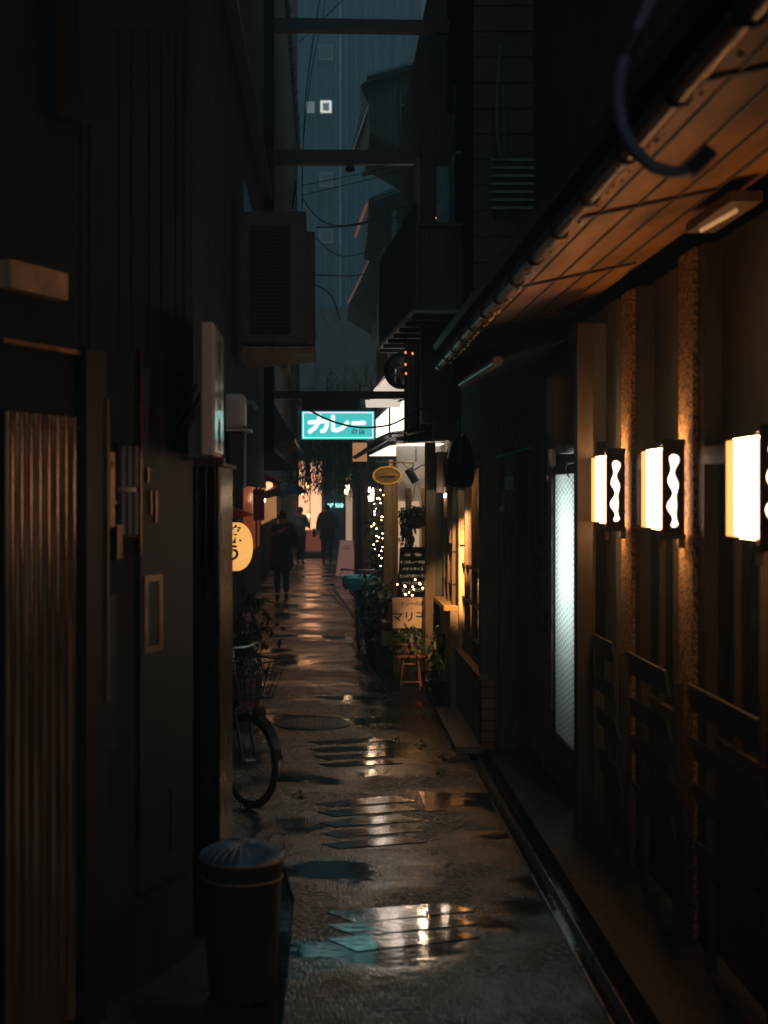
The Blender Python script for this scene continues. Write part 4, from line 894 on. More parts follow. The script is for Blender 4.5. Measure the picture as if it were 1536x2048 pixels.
# unseen bulb added behind the canopy to light the white wall
t = thing('canopy_fill', 'small added bulb hidden behind the dark tiled canopy', 'lamp', (1.06, 15.1, 2.55))
MB().ball((1.06,15.1,2.60), .025).build('bulb', emit('wall_fill', (1,.72,.45), 300), t); bx(1.04,1.08,15.08,15.12,2.625,2.65).build('socket', M['metal_dark'], t)
t = thing('porch_lamp', 'glowing upright lamp left of the fairy lights', 'lamp', P(742,1008,140))
c = P(742,990,140); MB().lathe([(.03,-.09), (.04,-.03), (.038,.09), (.02,.11)], c, 12).build('glass', emit('porch', (1,.68,.4), 24), t, smooth=True); MB().lathe([(.03,.11), (.05,.115), (.01,.14)], c, 12).build('cap', M['metal_dark'], t)
t = thing('small_spot', 'tiny white spot lamp under the cloth by the dark window', 'lamp', P(890,995,205))
MB().ball(P(890,991,205), .014, 8).build('bulb', emit('spotw', (1,.8,.6), 130), t); MB().tube([P(893,985,205), P(900,972,205)], .02, 10).build('housing', M['metal_dark'], t)
m = MB(); n = 22; vs = []
for i in range(n+1):
    for j in range(2): vs.append(P(893+ (20+8*j)*i/n, 935 if j == 0 else 1008-18*math.sin(i*.9)**2, 212)+Vector((0,.02*math.sin(i*1.7),0)))
m.add(vs, [(2*i, 2*i+2, 2*i+3, 2*i+1) for i in range(n)]); o = m.build('cloth', mat('cloth_grey', (.22,.28,.33), .8), smooth=True); tag(o, 'grey-blue cloth hanging above the dark shop window', 'cloth')
m = MB(); m.box((873-650)/203,(905-650)/203,14.0,14.03,2-(985-985)/203,2.40); tag(m.build('notice_board', M['mauve_board']), 'pinkish notice board beneath the overhang, left of the grey cloth', 'board')
m = MB(); m.box(*[(x-650)/215 for x in (897,914)],13.15,13.2,2-(1085-985)/215,2-(1050-985)/215); o = m.build('small_sign', mat('sign_maroon', (.12,.03,.02), .5)); tag(o, 'small maroon sign with white characters in the shop window', 'sign')
m2 = MB(); text_on(m2, '物', .05, ((903-650)/215,13.146,2-(1064-985)/215)); text_on(m2, '産', .05, ((909-650)/215,13.146,2-(1072-985)/215)); m2.build('lettering', M['chalk'], o)
# blackboard
t = thing('menu_board', 'tall blackboard menu with chalk writing behind the lit branches', 'blackboard', P(825,1200,188))
Y = F/188; m = MB(); zt, zb = 2-(1096-985)/188, .62; xa, xb = (796-650)/188, (852-650)/188
m.prism([(xa+.03,Y,zt), (xa-.01,Y,zb), (xb,Y,zb), (xb,Y,zt)], (0,.02,0)); m.build('board', M['board_black'], t)
m = MB(); m.tube([(xa+.03,Y,zt), (xa-.01,Y,zb)], .012, 6); m.tube([(xb,Y,zb), (xb,Y,zt)], .012, 6); m.tube([(xa+.03,Y,zt), (xb,Y,zt)], .012, 6); m.build('frame', M['dark_wood'], t)
m = MB(); xc = (xa+xb)/2+.01; m.box(xc-.085,xc+.085,Y-.006,Y-.002,zt-.095,zt-.045); m.build('label', mat('label_dark', (.25,.06,.05), .6), t)
m = MB(); text_on(m, 'Curry&Bar', .042, (xc, Y-.008, zt-.07), bold=.0006)
for k, s_ in enumerate(('欧風カレーの店', 'ハヤシライス', 'たっぷり具だくさん', 'どうぞ お気軽に', '昼・夜 営業中')): text_on(m, s_, .038, (xc-.0, Y-.006, zt-.15-k*.075), sx=.85 if len(s_) > 7 else 1, bold=.0005)
m.build('chalk_writing', emit('chalk_glow', (1,.8,.5), .22, (.8,.7,.5)), t)  # chalk brightened by a little emission instead of lamplight
m = MB()
for k in range(3): m.box(xb-.05,xb-.02,Y-.007,Y-.004,zt-.2-.085*k,zt-.18-.085*k)
m.build('yellow_mark', M['yellow_paint'], t)
# standing sign marii
t = thing('sandwich_sign', 'white square shop sign with black Japanese characters on the planter', 'sign', P(822,1258,196))
Y = F/196; xa, xb, zt, zb = (784-650)/196, (860-650)/196, 2-(1194-985)/196, 2-(1257-985)/196
bx(xa,xb,Y,Y+.05,zb,zt).build('panel', mat('sign_buff', (.68,.5,.36), .5, var=.08, bump=.03), t)
m = MB(); m.tube([(xa,Y,zb), (xa,Y,zt), (xb,Y,zt), (xb,Y,zb), (xa,Y,zb)], .006, 6); m.build('frame', M['metal_dark'], t)
m = MB(); text_on(m, 'カレーの店', .05, (xa+.205, Y-.003, zt-.07), bold=.0004); text_on(m, 'マリー', .105, (xa+.175, Y-.003, zb+.115), sx=1.12, bold=.002); text_on(m, '営業時間', .02, (xa+.29, Y-.003, zb+.16)); m.build('lettering', M['ink'], t)
# cluster of bulbs on twigs in front of the blackboard
def bulbs(name, label, pts, s, r, mt, wire, cat='lights'):
    t2 = thing(name, label, cat, P(pts[0][0], max(p[1] for p in pts), s))
    for i, (x, y) in enumerate(pts): MB().ball(P(x, y, s)+Vector((0, random.uniform(-.05,.05), 0)), r*random.uniform(.8,1.15), 6).build('bulb', M[mt], t2, smooth=True)
    m = MB()
    for a in wire: m.tube([P(x, y, s) for x, y in a], .002, 4)
    m.build('wire', M['bark'], t2); return t2
cl = [(795,1169), (809,1171), (811,1174), (826,1174), (828,1179), (838,1166), (841,1169), (831,1160), (810,1188), (812,1190), (824,1190), (845,1176), (818,1185)]
emit('bulb_hot', (1,.5,.2), 20)
bulbs('twig_lights', 'cluster of hot white bulbs on twigs above the square sign', cl, 198, .009, 'bulb_hot', [[(820,1193),(810,1165),(806,1140)], [(822,1193),(828,1165),(835,1150)], [(822,1193),(840,1170)], [(820,1193),(797,1168)], [(821,1193),(818,1150),(815,1145)]])
fl = [(760,980), (767,990), (772,997), (774,1002), (777,1008), (754,997), (757,996), (760,999), (761,1006), (749,1008), (752,1017), (749,1023), (771,1022), (749,1029), (763,1033), (765,1034), (763,1040), (776,1042), (747,1050), (743,1053), (775,1049), (753,1057), (748,1047), (765,1067), (753,1072), (772,1072), (758,1075), (765,1077), (754,1082), (769,1081), (747,1089), (771,1088), (765,1094), (763,1102), (758,1111), (763,1116), (761,1132), (750,1098)]
t = bulbs('fairy_lights', 'string of tiny fairy lights winding down the porch shrub', fl, 150, .0075, 'bulb_warm', [fl[:12], fl[12:25], fl[25:]])
# plants at the shopfront
shrub('climbing_plant', 'tall dark shrub carrying the fairy lights by the porch', (.73, 19.3, 0), .22, 2.0, 700, 'leaf_dark', (.16,.3,'terracotta'), L=.1, seed=5)
shrub('potted_shrub', 'bushy potted shrub between the covered bicycle and the square sign', (.72, 16.3, 0), .26, .75, 600, 'leaf_mid', (.18,.3,'terracotta'), L=.09, seed=6)
shrub('potted_shrub', 'low spreading shrub with gleaming leaves behind the covered bicycle', (.62, 17.4, 0), .2, .9, 400, 'leaf_dark', (.15,.25,'black_paint'), L=.1, seed=8)
shrub('potted_shrub', 'wide leafy plant below the square sign on the wooden stool', (.86, 14.35, .37), .26, .06, 800, 'leaf_mid', (.16,.10,'terracotta'), L=.07, droop=.5, seed=9)
shrub('potted_shrub', 'dark trailing plant right of the stool by the parapet', (1.12, 13.6, .0), .2, .5, 450, 'leaf_dark', (.12,.2,'black_paint'), L=.08, droop=.3, seed=10)
# stool
t = thing('wooden_stool', 'reddish wooden stool carrying the leafy plant under the square sign', 'stool', (.86, 14.35, 0))
bx(.72,1.0,14.22,14.48,.34,.37).build('seat', M['orange_wood'], t, bevel=.006)
for sx_ in (-1, 1):
    for sy_ in (-1, 1): m = MB(); m.tube([(.86+sx_*.07,14.35+sy_*.08,.34), (.86+sx_*.11,14.35+sy_*.11,.0)], .013, 8); m.build('leg', M['orange_wood'], t)
m = MB(); m.tube([(.77,14.25,.1), (.95,14.25,.1)], .01); m.tube([(.79,14.25,.28), (.93,14.25,.28)], .01); m.build('stretcher', M['orange_wood'], t)
t = thing('striped_crate', 'red, white and yellow striped box left of the square sign', 'box', P(772,1290,188))
Y = F/188; bx((763-650)/188,(790-650)/188,Y,Y+.3,2-(1262-985)/188,2-(1243-985)/188).build('lid', M['red_paint'], t, bevel=.02)
bx((764-650)/188,(790-650)/188,Y+.005,Y+.3,2-(1292-985)/188,2-(1263-985)/188).build('body', M['yellow_paint'], t, bevel=.01)
m = MB()
for k in range(3): m.box((764+6*k-650)/188,(766+6*k-650)/188,Y-.001,Y+.01,2-(1290-985)/188,2-(1266-985)/188)
m.build('stripe', M['white_plastic'], t)
m = MB(); m.prism([P(780,1205,190), P(784,1205,190), P(784,1243,190), P(771,1243,190)], (0,.05,0)); tag(m.build('sign_back', M['red_paint']), 'slim orange-red wedge behind the left of the square sign', 'board')
# hanging basket with ivy
t = thing('hanging_basket', 'brown hanging flower bowl with trailing ivy by the shop door', 'planter', P(834,1060,188))
c = P(834,1035,188); MB().lathe([(.03,-.12), (.08,-.09), (.11,-.03), (.12,.02), (.125,.03), (.11,.03)], c, 24).build('bowl', M['terracotta'], t, smooth=True)
m = MB(); rd = random.Random(4)
for k in range(420):
    a = rd.uniform(0, 6.28); r = rd.uniform(0, .16); m.leaf(c+Vector((r*math.cos(a), r*math.sin(a), rd.uniform(0,.12))), .045, .03, (rd.uniform(-1.4,.6), rd.uniform(-.5,.5), rd.uniform(0,6.3)))
for k in range(9):
    x = rd.uniform(800, 826); y = 1015
    for j in range(int(rd.uniform(10, 26))): y += 4.6; x += rd.uniform(-2, 2); p = P(x, y, 189); [m.leaf(p+Vector((rd.uniform(-.02,.02), rd.uniform(-.03,.03), 0)), .05, .035, (rd.uniform(-1.7,-.6), rd.uniform(-.5,.5), rd.uniform(0,6.3))) for _ in range(2)]
m.build('ivy', M['leaf_mid'], t)
m = MB()
for dx in (-.09, .09): m.tube([c+Vector((dx,0,.03)), c+Vector((0,0,.42))], .003, 5)
m.build('hanger', M['metal_dark'], t)
# small pink A-board
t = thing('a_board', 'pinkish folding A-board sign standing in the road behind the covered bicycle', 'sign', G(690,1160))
s = 87; Y = F/s; m = MB(); m.prism([P(681,1080,s), P(706,1081,s), P(712,1152,s), P(671,1152,s)], (0,.02,0)); m.build('panel', emit('pink_glow', (1,.5,.42), .16, (.7,.45,.38)), t)  # faint pink emission stands in for light falling on the panel
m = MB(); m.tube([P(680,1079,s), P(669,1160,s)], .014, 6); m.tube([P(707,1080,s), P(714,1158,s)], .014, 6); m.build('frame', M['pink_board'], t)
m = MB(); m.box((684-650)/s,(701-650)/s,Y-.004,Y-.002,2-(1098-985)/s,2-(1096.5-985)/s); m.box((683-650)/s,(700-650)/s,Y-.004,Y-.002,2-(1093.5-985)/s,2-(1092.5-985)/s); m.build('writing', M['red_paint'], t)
# ================================================================== FAR END
t = thing('end_house', 'warm-lit house closing the far end of the alley', 'building', (-.3, 45.5, 0))
m = MB(); m.box(-4,4,46,50,0,8); m.build('wall', M['char_wall'], t)
m = MB(); m.box(-.85,-.12,45.9,46.0,.78,3.0); m.build('window', M['shop_glow'], t)  # glowing panel in place of a wall lit peach by lamps
m = MB(); m.box(-.62,-.1,45.85,45.9,.12,.8); m.build('door', M['shop_red'], t)  # red light on the door put into its emission
m = MB(); m.box(-.02,.62,45.7,45.98,.05,2.3); m.build('blue_curtain', M['blue_wall'], t)
bx(-.75,.35,44.6,45.3,.0,.13).build('step', M['concrete_step'], t)
bx(.66,.86,44.9,45.0,0,2.6).build('pillar', M['pale_glow'], t)  # cream pillar made to glow in place of lamplight on it
m = MB(); m.box(.9,1.1,44.0,44.1,0,2.2); m.build('timber_post', M['mid_wood'], t)
m = MB(); text_on(m, 'N° 510', .17, ((671-650)/64, 45.6, 2-(1012-985)/64), bold=.004); m.build('neon_lettering', M['neon_teal'], t)
m = MB(); m.box(-.9,-.85,45.85,45.9,.1,3.0); m.box(-.5,-.47,45.85,45.9,.1,3.0); m.build('frame', M['dark_wood'], t)
for i, (x, y, s, hw, lb) in enumerate(((615,970,75,.05,'small lamp glowing through willow strands, upper of two'), (617,1031,70,.035,'bright little lamp just left of the middle walker'), (604,985,75,.05,'yellowish lamp behind the willow at the alley end'), (601,945,75,.04,'tiny high lamp at top left of the willow glow'))):
    lamp(x, y, s, hw, hw*1.3, lb, 'bulb_amber', 'street_lamp')
lamp(693, 983, 100, .045, .05, 'round lamp cluster left of the porch lamp, lower globe', 'lamp_mid', 'globe_lamp'); lamp(699, 974, 100, .035, .05, 'round lamp cluster left of the porch lamp, upper right globe', 'lamp_mid', 'globe_lamp'); lamp(692, 973, 100, .022, .03, 'round lamp cluster left of the porch lamp, upper left globe', 'lamp_mid', 'globe_lamp')
# right side of far road: dark houses
t = house('dark low house on right beyond the curry shop, behind the willow', (2,30,0), [('wall', 'char_wall', [(1.05,5,20.02,46,0,5.2)]), ('timber_post', 'mid_wood', [(.62,.72,24.0,24.1,0,2.4)]), ('eave', 'dark_wood', [(.6,1.1,20.6,26,2.75,2.82)])])
bx(1.03,1.05,22,24,.8,2.0).build('window', M['shop_red'], t)
# willow tree
def willow(label, c, H, R, n, seed):
    rd = random.Random(seed); c = Vector(c); t2 = thing('willow_tree', label, 'tree', c)
    tr = MB(); tr.tube([c, c+Vector((.03,0,H*.3)), c+Vector((-.05,.05,H*.6)), c+Vector((.02,0,H*.85))], .09, 8, r2=.03)
    for k in range(8):
        a = 2*PI*k/8+rd.random(); b0 = c+Vector((-.03,.03,H*rd.uniform(.45,.75))); tr.tube([b0, b0+Vector((R*.5*math.cos(a), R*.5*math.sin(a), H*.18)), b0+Vector((R*.9*math.cos(a), R*.9*math.sin(a), H*.16))], .035, 6, r2=.01)
    tr.build('trunk', M['bark'], t2, smooth=True); lf = MB()
    for k in range(n):
        a = rd.uniform(0, 6.28); r = R*math.sqrt(rd.random()); x = c.x+r*math.cos(a); y = c.y+r*math.sin(a); z = c.z+H*(.97-.3*(r/R)**2)*rd.uniform(.75,1.05); L = H*rd.uniform(.15,.5)
        st = rd.uniform(0, 1); dx = rd.uniform(-.08,.08); j = 0.0
        while j < L and z-j > 1.75+.5*rd.random():
            lf.leaf((x+dx*j+rd.uniform(-.03,.03), y+rd.uniform(-.03,.03), z-j), rd.uniform(.07,.13), .022, (rd.uniform(-1.9,-1.1), rd.uniform(-.5,.5), rd.uniform(0,6.28))); j += rd.uniform(.05,.09)
    lf.build('crown', M['leaf_dark'], t2); return t2
willow('drooping willow over the alley behind the teal sign', (.62, 27, 0), 4.6, 1.45, 900, 11)
# ================================================================== PEOPLE
def skin_mesh(verts, edges, radii, root=0, sub=1):
    me = bpy.data.meshes.new('sk'); me.from_pydata([Vector(v) for v in verts], edges, []); o = bpy.data.objects.new('sk', me); C.objects.link(o)
    sk = o.modifiers.new('s', 'SKIN'); sk.use_smooth_shade = True
    for i, v in enumerate(me.skin_vertices[0].data):
        r = radii[i]; v.radius = (r, r) if not isinstance(r, tuple) else r; v.use_root = (i == root)
    sb = o.modifiers.new('b', 'SUBSURF'); sb.levels = sub; sb.render_levels = sub
    bpy.context.view_layer.update(); m2 = bpy.data.meshes.new_from_object(o.evaluated_get(bpy.context.evaluated_depsgraph_get()))
    vs = [v.co.copy() for v in m2.vertices]; fs = [tuple(p.vertices) for p in m2.polygons]
    bpy.data.objects.remove(o); bpy.data.meshes.remove(me); bpy.data.meshes.remove(m2); return vs, fs
def person(label, loc, rotz, H, top, bottom, arms, legs, coat_len=.0, bag=None, hood=False, lean=0.0, bulk=1.0):
    k = H/1.7; t2 = thing('person', label, 'person', (0,0,0))
    J = {'pelvis': (0,0,.93), 'belly': (0,.01,1.06), 'chest': (0,.02+lean*.5,1.27), 'neck': (0,.01+lean,1.42), 'head': (0,0-.01+lean,1.5), 'crown': (0,-.005+lean,1.60)}
    (lh, lk, la), (rh, rk, ra) = legs
    sh = lambda s: (s*.17, .01+lean, 1.37)
    names = ['pelvis','belly','chest','neck','head','crown']; V = [J[n] for n in names]; E = [(0,1),(1,2),(2,3),(3,4),(4,5)]; Rr = [(.13,.10),(.12,.095),(.14,.1),.052,.075,.07]
    for s, (el, wr) in zip((-1, 1), arms):
        b = len(V); V += [(s*.1,.01+lean,1.36), sh(s), el, wr]; E += [(2,b),(b,b+1),(b+1,b+2),(b+2,b+3)]; Rr += [.06,.05,.04,.026]
        d = (Vector(wr)-Vector(el)).normalized(); side = d.cross(Vector((0,1,0))); side = side.normalized() if side.length > .1 else Vector((1,0,0))
        pm = Vector(wr)+d*.07; V.append(tuple(pm)); E.append((b+3,b+4)); Rr.append((.03,.016))
        for q in range(4): V.append(tuple(pm+d*(.05+.008*(1.5-abs(q-1.5)))+side*(.018*(q-1.5))-Vector((0,.012,0)))); E.append((b+4,len(V)-1)); Rr.append(.0075)
        V.append(tuple(Vector(wr)+d*.05-side*.045)); E.append((b+3,len(V)-1)); Rr.append(.009)
    for s, (kn, an, to) in zip((-1, 1), ((lh,lk,la),(rh,rk,ra))):
        b = len(V); V += [(s*.085,0,.86), kn, an, to]; E += [(0,b),(b,b+1),(b+1,b+2),(b+2,b+3)]; Rr += [.085,.055,.036,.03]
    vs, fs = skin_mesh(V, E, Rr); MB().add(vs, fs).build('body', M['skin'], t2, smooth=True, origin=(0,0,0)) if False else None
    b_ = MB().add(vs, fs); b_.build('body', M['skin'], t2, smooth=True)
    # face
    hx = Vector(J['head'])+Vector((0,0,.035)); m = MB(); m.ball(hx+Vector((0,-.088,-.01)), .013, 6, 1.4); m.ball(hx+Vector((-.075,0,-.01)), .018, 6, 1.5); m.ball(hx+Vector((.075,0,-.01)), .018, 6, 1.5); m.build('nose_and_ears', M['skin'], t2, smooth=True)
    m = MB(); m.ball(hx+Vector((-.03,-.078,.01)), .009, 6); m.ball(hx+Vector((.03,-.078,.01)), .009, 6); m.box(-.022,.022,hx.y-.083,hx.y-.07,hx.z-.052,hx.z-.046); m.build('eyes_and_mouth', M['ink'], t2)
    m = MB(); m.lathe([(.088,-.05), (.098,.0), (.092,.06), (.06,.095), (.004,.11)], hx+Vector((0,.014,0)), 18, 'z', .95, 1.05)
    if hood: m.lathe([(.1,-.12), (.11,-.04), (.105,.03)], hx+Vector((0,.035,0)), 18)
    m.build('hair', M['hair'], t2, smooth=True)
    # jacket
    V2 = [(0,0,.90-coat_len), (0,.0,.98), (0,.01,1.1), (0,.02+lean*.5,1.27), (0,.01+lean,1.40)]; E2 = [(0,1),(1,2),(2,3),(3,4)]; R2 = [(.19+coat_len*.1,.15),(.175,.14),(.165,.13),(.175,.13),(.085,.08)]
    for s, (el, wr) in zip((-1, 1), arms):
        b = len(V2); w2 = Vector(wr)-(Vector(wr)-Vector(el)).normalized()*.01; V2 += [(s*.11,.01+lean,1.36), sh(s), el, tuple(w2)]; E2 += [(3,b),(b,b+1),(b+1,b+2),(b+2,b+3)]; R2 += [.085,.075,.06,.045]
    R2 = [tuple(q*bulk for q in a) if isinstance(a, tuple) else a*bulk for a in R2]
    vs, fs = skin_mesh(V2, E2, R2, 1); MB().add(vs, fs).build('jacket', M[top], t2, smooth=True)
    V3 = [(0,0,.95)]; E3 = []; R3 = [(.135,.11)]
    for s, (kn, an, to) in zip((-1, 1), ((lh,lk,la),(rh,rk,ra))):
        b = len(V3); V3 += [(s*.09,0,.86), kn, tuple(Vector(an)+Vector((0,0,.01)))]; E3 += [(0,b),(b,b+1),(b+1,b+2)]; R3 += [.105,.075,.058]
    vs, fs = skin_mesh(V3, E3, R3); MB().add(vs, fs).build('trousers', M[bottom], t2, smooth=True)
    for an, to in ((lk, la), (rk, ra)):
        m = MB(); a = Vector(an); b = Vector(to); d = (b-a); d.z = 0; d.normalize(); z0 = min(a.z, b.z)-.035; z0 = max(z0, .0)
        vs, fs = skin_mesh([a+Vector((0,0,-.03))-d*.04, a+d*.06+Vector((0,0,-.04)), b+Vector((0,0,-.005))+d*.03], [(0,1),(1,2)], [.045,.043,.034]); m.add([Vector((v.x,v.y,max(v.z,.0))) for v in vs], fs); m.build('shoe', M['black_rubber'], t2, smooth=True)
    if bag: MB().obox(bag, (.09,.3,.24), (0,.05,0)).build('bag', M['black_cloth'], t2, bevel=.03)
    t2.location = loc; t2.rotation_euler = (0,0,rotz); t2.scale = (k,k,k); return t2
# front of a figure is -Y
g1 = G(654,1126); person('person walking away in a bulky dark coat in the middle of the far road', g1, PI, 1.72, 'black_cloth', 'black_cloth',
    [((-.24,.04,1.11), (-.23,-.12,.95)), ((.24,.02,1.11), (.27,-.08,.9))], [((-.09,-.05,.5),(-.09,.04,.08),(-.09,-.1,.04)), ((.1,-.12,.5),(.1,-.16,.08),(.1,-.3,.04))], .3, (.36,0,.85), lean=-.04, bulk=1.3)
g2 = G(600,1128); person('person in blue jacket half hidden at left of the far road', g2, PI*.9, 1.66, 'blue_cloth', 'black_cloth',
    [((-.24,.0,1.12), (-.2,-.2,1.05)), ((.25,.03,1.12), (.27,-.06,.9))], [((-.09,-.02,.5),(-.09,.06,.08),(-.09,-.08,.04)), ((.09,-.1,.5),(.1,-.12,.08),(.1,-.26,.04))])
g3 = G(563,1196); person('person in dark clothes holding a navy umbrella on the left of the road', g3, .15, 1.72, 'navy_cloth', 'black_cloth',
    [((-.22,-.1,1.14), (-.06,-.24,1.25)), ((.26,.0,1.12), (.24,-.08,.9))], [((-.08,-.05,.5),(-.08,.0,.08),(-.08,-.13,.04)), ((.08,-.02,.5),(.09,.03,.08),(.09,-.11,.04))], .45, (.34,0,.85), bulk=1.2)
# umbrella
hc = g3+Vector((.04,-.24,1.98)); t = thing('umbrella', 'open navy umbrella held by the walker on the left', 'umbrella', hc-Vector((0,0,.75)))
m = MB(); n = 8; vs = [hc+Vector((.02,0,.21))]; ti = .12
for ring, (r, z) in enumerate(((.2,.17), (.36,.08), (.47,-.06))):
    for k in range(16):
        a = 2*PI*k/16; sc = 1 if k % 2 == 0 else (.97-.03*ring); vs.append(hc+Vector((r*sc*math.cos(a), r*sc*math.sin(a), z+(0 if k % 2 == 0 else .015*ring)+r*math.cos(a)*ti)))
fs = [(0, 1+k, 1+(k+1)%16) for k in range(16)]+[(1+16*i+k, 1+16*i+(k+1)%16, 17+16*i+(k+1)%16, 17+16*i+k) for i in range(2) for k in range(16)]
m.add(vs, fs); o = m.build('canopy', M['navy_umb'] if 'navy_umb' in M else mat('navy_umb', (.05,.16,.25), .4), t, smooth=True)
MB().tube([hc+Vector((.02,0,.15)), g3+Vector((-.04,-.24,1.17))], .007, 6).build('shaft', M['metal_dark'], t)
m = MB(); 
for k in range(8): a = 2*PI*k/8; m.tube([hc+Vector((0,0,.05)), hc+Vector((.36*math.cos(a), .36*math.sin(a), .04+.36*math.cos(a)*ti))], .003, 4)
m.build('rib', M['metal_dark'], t)
# ================================================================== UPPER RIGHT BUILDINGS
t = house('tall dark townhouse on upper right crossed by hoses and pipes', (2,12,3), [
    ('wall', 'char_wall', [(1.22,5,11.14,14.18,3.0,12), (1.05,5,14.3,19.9,3.7,7.1)])])
m = MB()
for k in range(34): m.box(1.16,1.62,11.09,11.105,3.6+k*.2,3.615+k*.2)
tag(m.build('clapboard', M['char_wall']), 'horizontal weatherboard seams on the dark wall behind the slatted balcony', 'cladding')
t = thing('slatted_balcony', 'dark slatted balcony with railings on the upper right', 'balcony', (1.4, 11.0, 4.4))
m = MB(); s = 258
for k in range(7): m.box((982-650)/s,(1080-650)/s,11.0,11.02,2-(318+16*k-985)/s-.02,2-(318+16*k-985)/s)
m.build('slat', M['metal_blue'], t); 
for x in (990, 1020, 1050, 1078): bx((x-650)/s,(x+4-650)/s,11.02,11.04,2-(435-985)/s,2-(312-985)/s).build('post', M['metal_dark'], t)
m = MB(); m.tube([P(905,500,222), P(940,430,232), P(978,345,244)], .012); m.tube([P(915,520,222), P(948,450,232), P(985,365,244)], .009); m.tube([P(925,530,222), P(958,465,232), P(992,385,244)], .009); tag(m.build('stair_rail', M['metal_dark']), 'wet slanted handrails left of the slatted balcony', 'railing')
m = MB(); m.tube([P(907,490,224), P(907,315,224), P(912,306,224), P(972,305,224), P(978,312,224)], .016, 8); tag(m.build('pipe', M['metal_blue'], smooth=True), 'bent grey-blue pipe frame left of the slatted balcony', 'pipe')
m = MB(); m.box((872-650)/212,(900-650)/212,13.38,13.42,2-(475-985)/212,2-(335-985)/212); t = m.build('shutter_box', M['metal_blue']); tag(t, 'grey-blue box panel left of the bent pipe frame', 'panel')
m = MB()
for y in (436, 461, 487): m.ball(P(872,y,214), .007, 6, 1.5)
m.build('indicator_light', emit('ind', (1,.3,.08), .8), t)
m = MB(); m.box(*[(x-650)/214 for x in (843,869)],13.28,13.5,2.65,5.3); m.box((869-650)/214,(912-650)/214,13.5,13.6,2.5,5.6); tag(m.build('timber_column', M['dark_wood']), 'broad dark timber column right of the pale pole', 'column')  # second box added as a dark cover over a wall lit too brightly
m = MB(); m.box(*[(x-650)/214 for x in (829,840)],13.27,13.4,2-(495-985)/214,2-(318-985)/214); tag(m.build('pole', M['mauve_board']), 'slim mauve-grey pole beside the broad timber column', 'pole')
m = MB(); n = 10; vs = []
for i in range(n+1):
    x = 940+22*i/n
    for j in range(4): vs.append(P(x-8*j/3, 352-12*i/n+24*j-3*i*j/3, 232)+Vector((0,.02*math.sin(i*1.9),0)))
m.add(vs, [(4*i+j, 4*i+4+j, 4*i+5+j, 4*i+1+j) for i in range(n) for j in range(3)]); tag(m.build('cloth', M['cloth_grey']), 'pale crumpled cloth hung by the bent pipe frame', 'cloth')
for i, (pts, s, r, lb) in enumerate((([(1001,90),(994,180),(993,260),(1000,310)], 262, .012, 'long curved grey hose down the dark upper wall, leftmost'),
        ([(1085,90),(1090,200),(1088,310)], 262, .010, 'long straight grey hose right of the curved one'),
        ([(1006,170),(1008,240),(1008,310)], 262, .006, 'thin conduit just right of the curved hose'),
        ([(1102,160),(1106,280),(1108,420)], 262, .006, 'thin conduit right of the straight hose'),
        ([(1140,-5),(1140,100),(1142,210)], 285, .02, 'broad downpipe above the rounded cowl'),
        ([(1144,345),(1144,265),(1150,254),(1165,250)], 300, .014, 'rounded pipe cowl glinting teal below the broad downpipe'),
        ([(909,170),(909,300)], 222, .004, 'hair-thin vertical wire left of the hoses'),
        ([(898,520),(900,560),(900,700)], 222, .014, 'dim downpipe below the bent pipe frame'))):
    tag(MB().tube([P(x, y, s) for x, y in pts], r, 8).build('hose', M['metal_blue'], smooth=True), lb, 'pipe', 'pipes on the dark upper right wall')
# gabled houses beyond on the right
def gable(label, name, roofpts, s0, s1, wallz, mt_wall='char_wall', edge=None):
    t2 = thing(name, label, 'building', P(roofpts[0][0], roofpts[0][1], s0)); return t2
t = thing('gable_house', 'dark gabled house with long eave jutting over the alley', 'building', (2, 26, 0))
m = MB(); m.prism([P(733,150,115), P(905,104,115), P(960,-40,115), P(1100,-40,115), P(1100,320,115), P(840,320,115), P(740,262,115)], (0,3,0)); m.build('wall', mat('gable_dark', (.06,.055,.055), .8), t)
m = MB(); m.prism([P(733,148,116), P(905,103,116), P(905,112,116), P(733,165,116)], (0,4,0)); m.build('roof', M['tile_roof'], t)
m = MB(); m.prism([P(720,172,116), P(736,158,116), P(746,230,113), P(722,330,95), P(700,315,94), P(722,220,110)], (.02,.05,0)); m.build('eave', M['dark_wood'], t)
m = MB(); m.tube([P(739,212,115), P(704,312,95)], .03, 8); m.build('eave_gutter', M['metal_grey'], t)
m = MB(); m.prism([P(730,340,112), P(838,305,112), P(838,320,112), P(725,347,112)], (0,.3,0)); m.build('soffit', M['mauve_board'], t)
m = MB(); m.prism([P(735,318,113), P(870,318,113), P(870,262,113), P(750,258,113)], (0,.1,0)); m.build('upper_wall', M['mauve_dark'] if 'mauve_dark' in M else mat('mauve_dark', (.08,.065,.065), .8), t)
m = MB()
for k in range(26): x = 752+6*k; m.box((x-650)/115,(x+1.2-650)/115,F/115-.03,F/115,2-(318-985)/115,2-((158-.27*(x-740))-985)/115)
m.build('siding', mat('siding_teal', (.09,.13,.14), .7), t)
f = bx((800-650)/115,(846-650)/115,F/115-.06,F/115-.03,2-(240-985)/115,2-(185-985)/115).build('window', M['glass_dark'], t)
m = MB()
for x in (799, 822, 845): m.box((x-650)/115,(x+3-650)/115,F/115-.09,F/115-.06,2-(242-985)/115,2-(183-985)/115)
m.box((799-650)/115,(848-650)/115,F/115-.1,F/115-.09,2-(215-985)/115,2-(212-985)/115); m.build('window_frame', M['siding_teal'], f)
m = MB()
for k in range(30): p = P(737+5.7*k, 150-1.55*k, 116.5); m.tube([p, p+Vector((0,.5,.12))], .028, 6)
m.build('tile_end', M['metal_blue'], t)
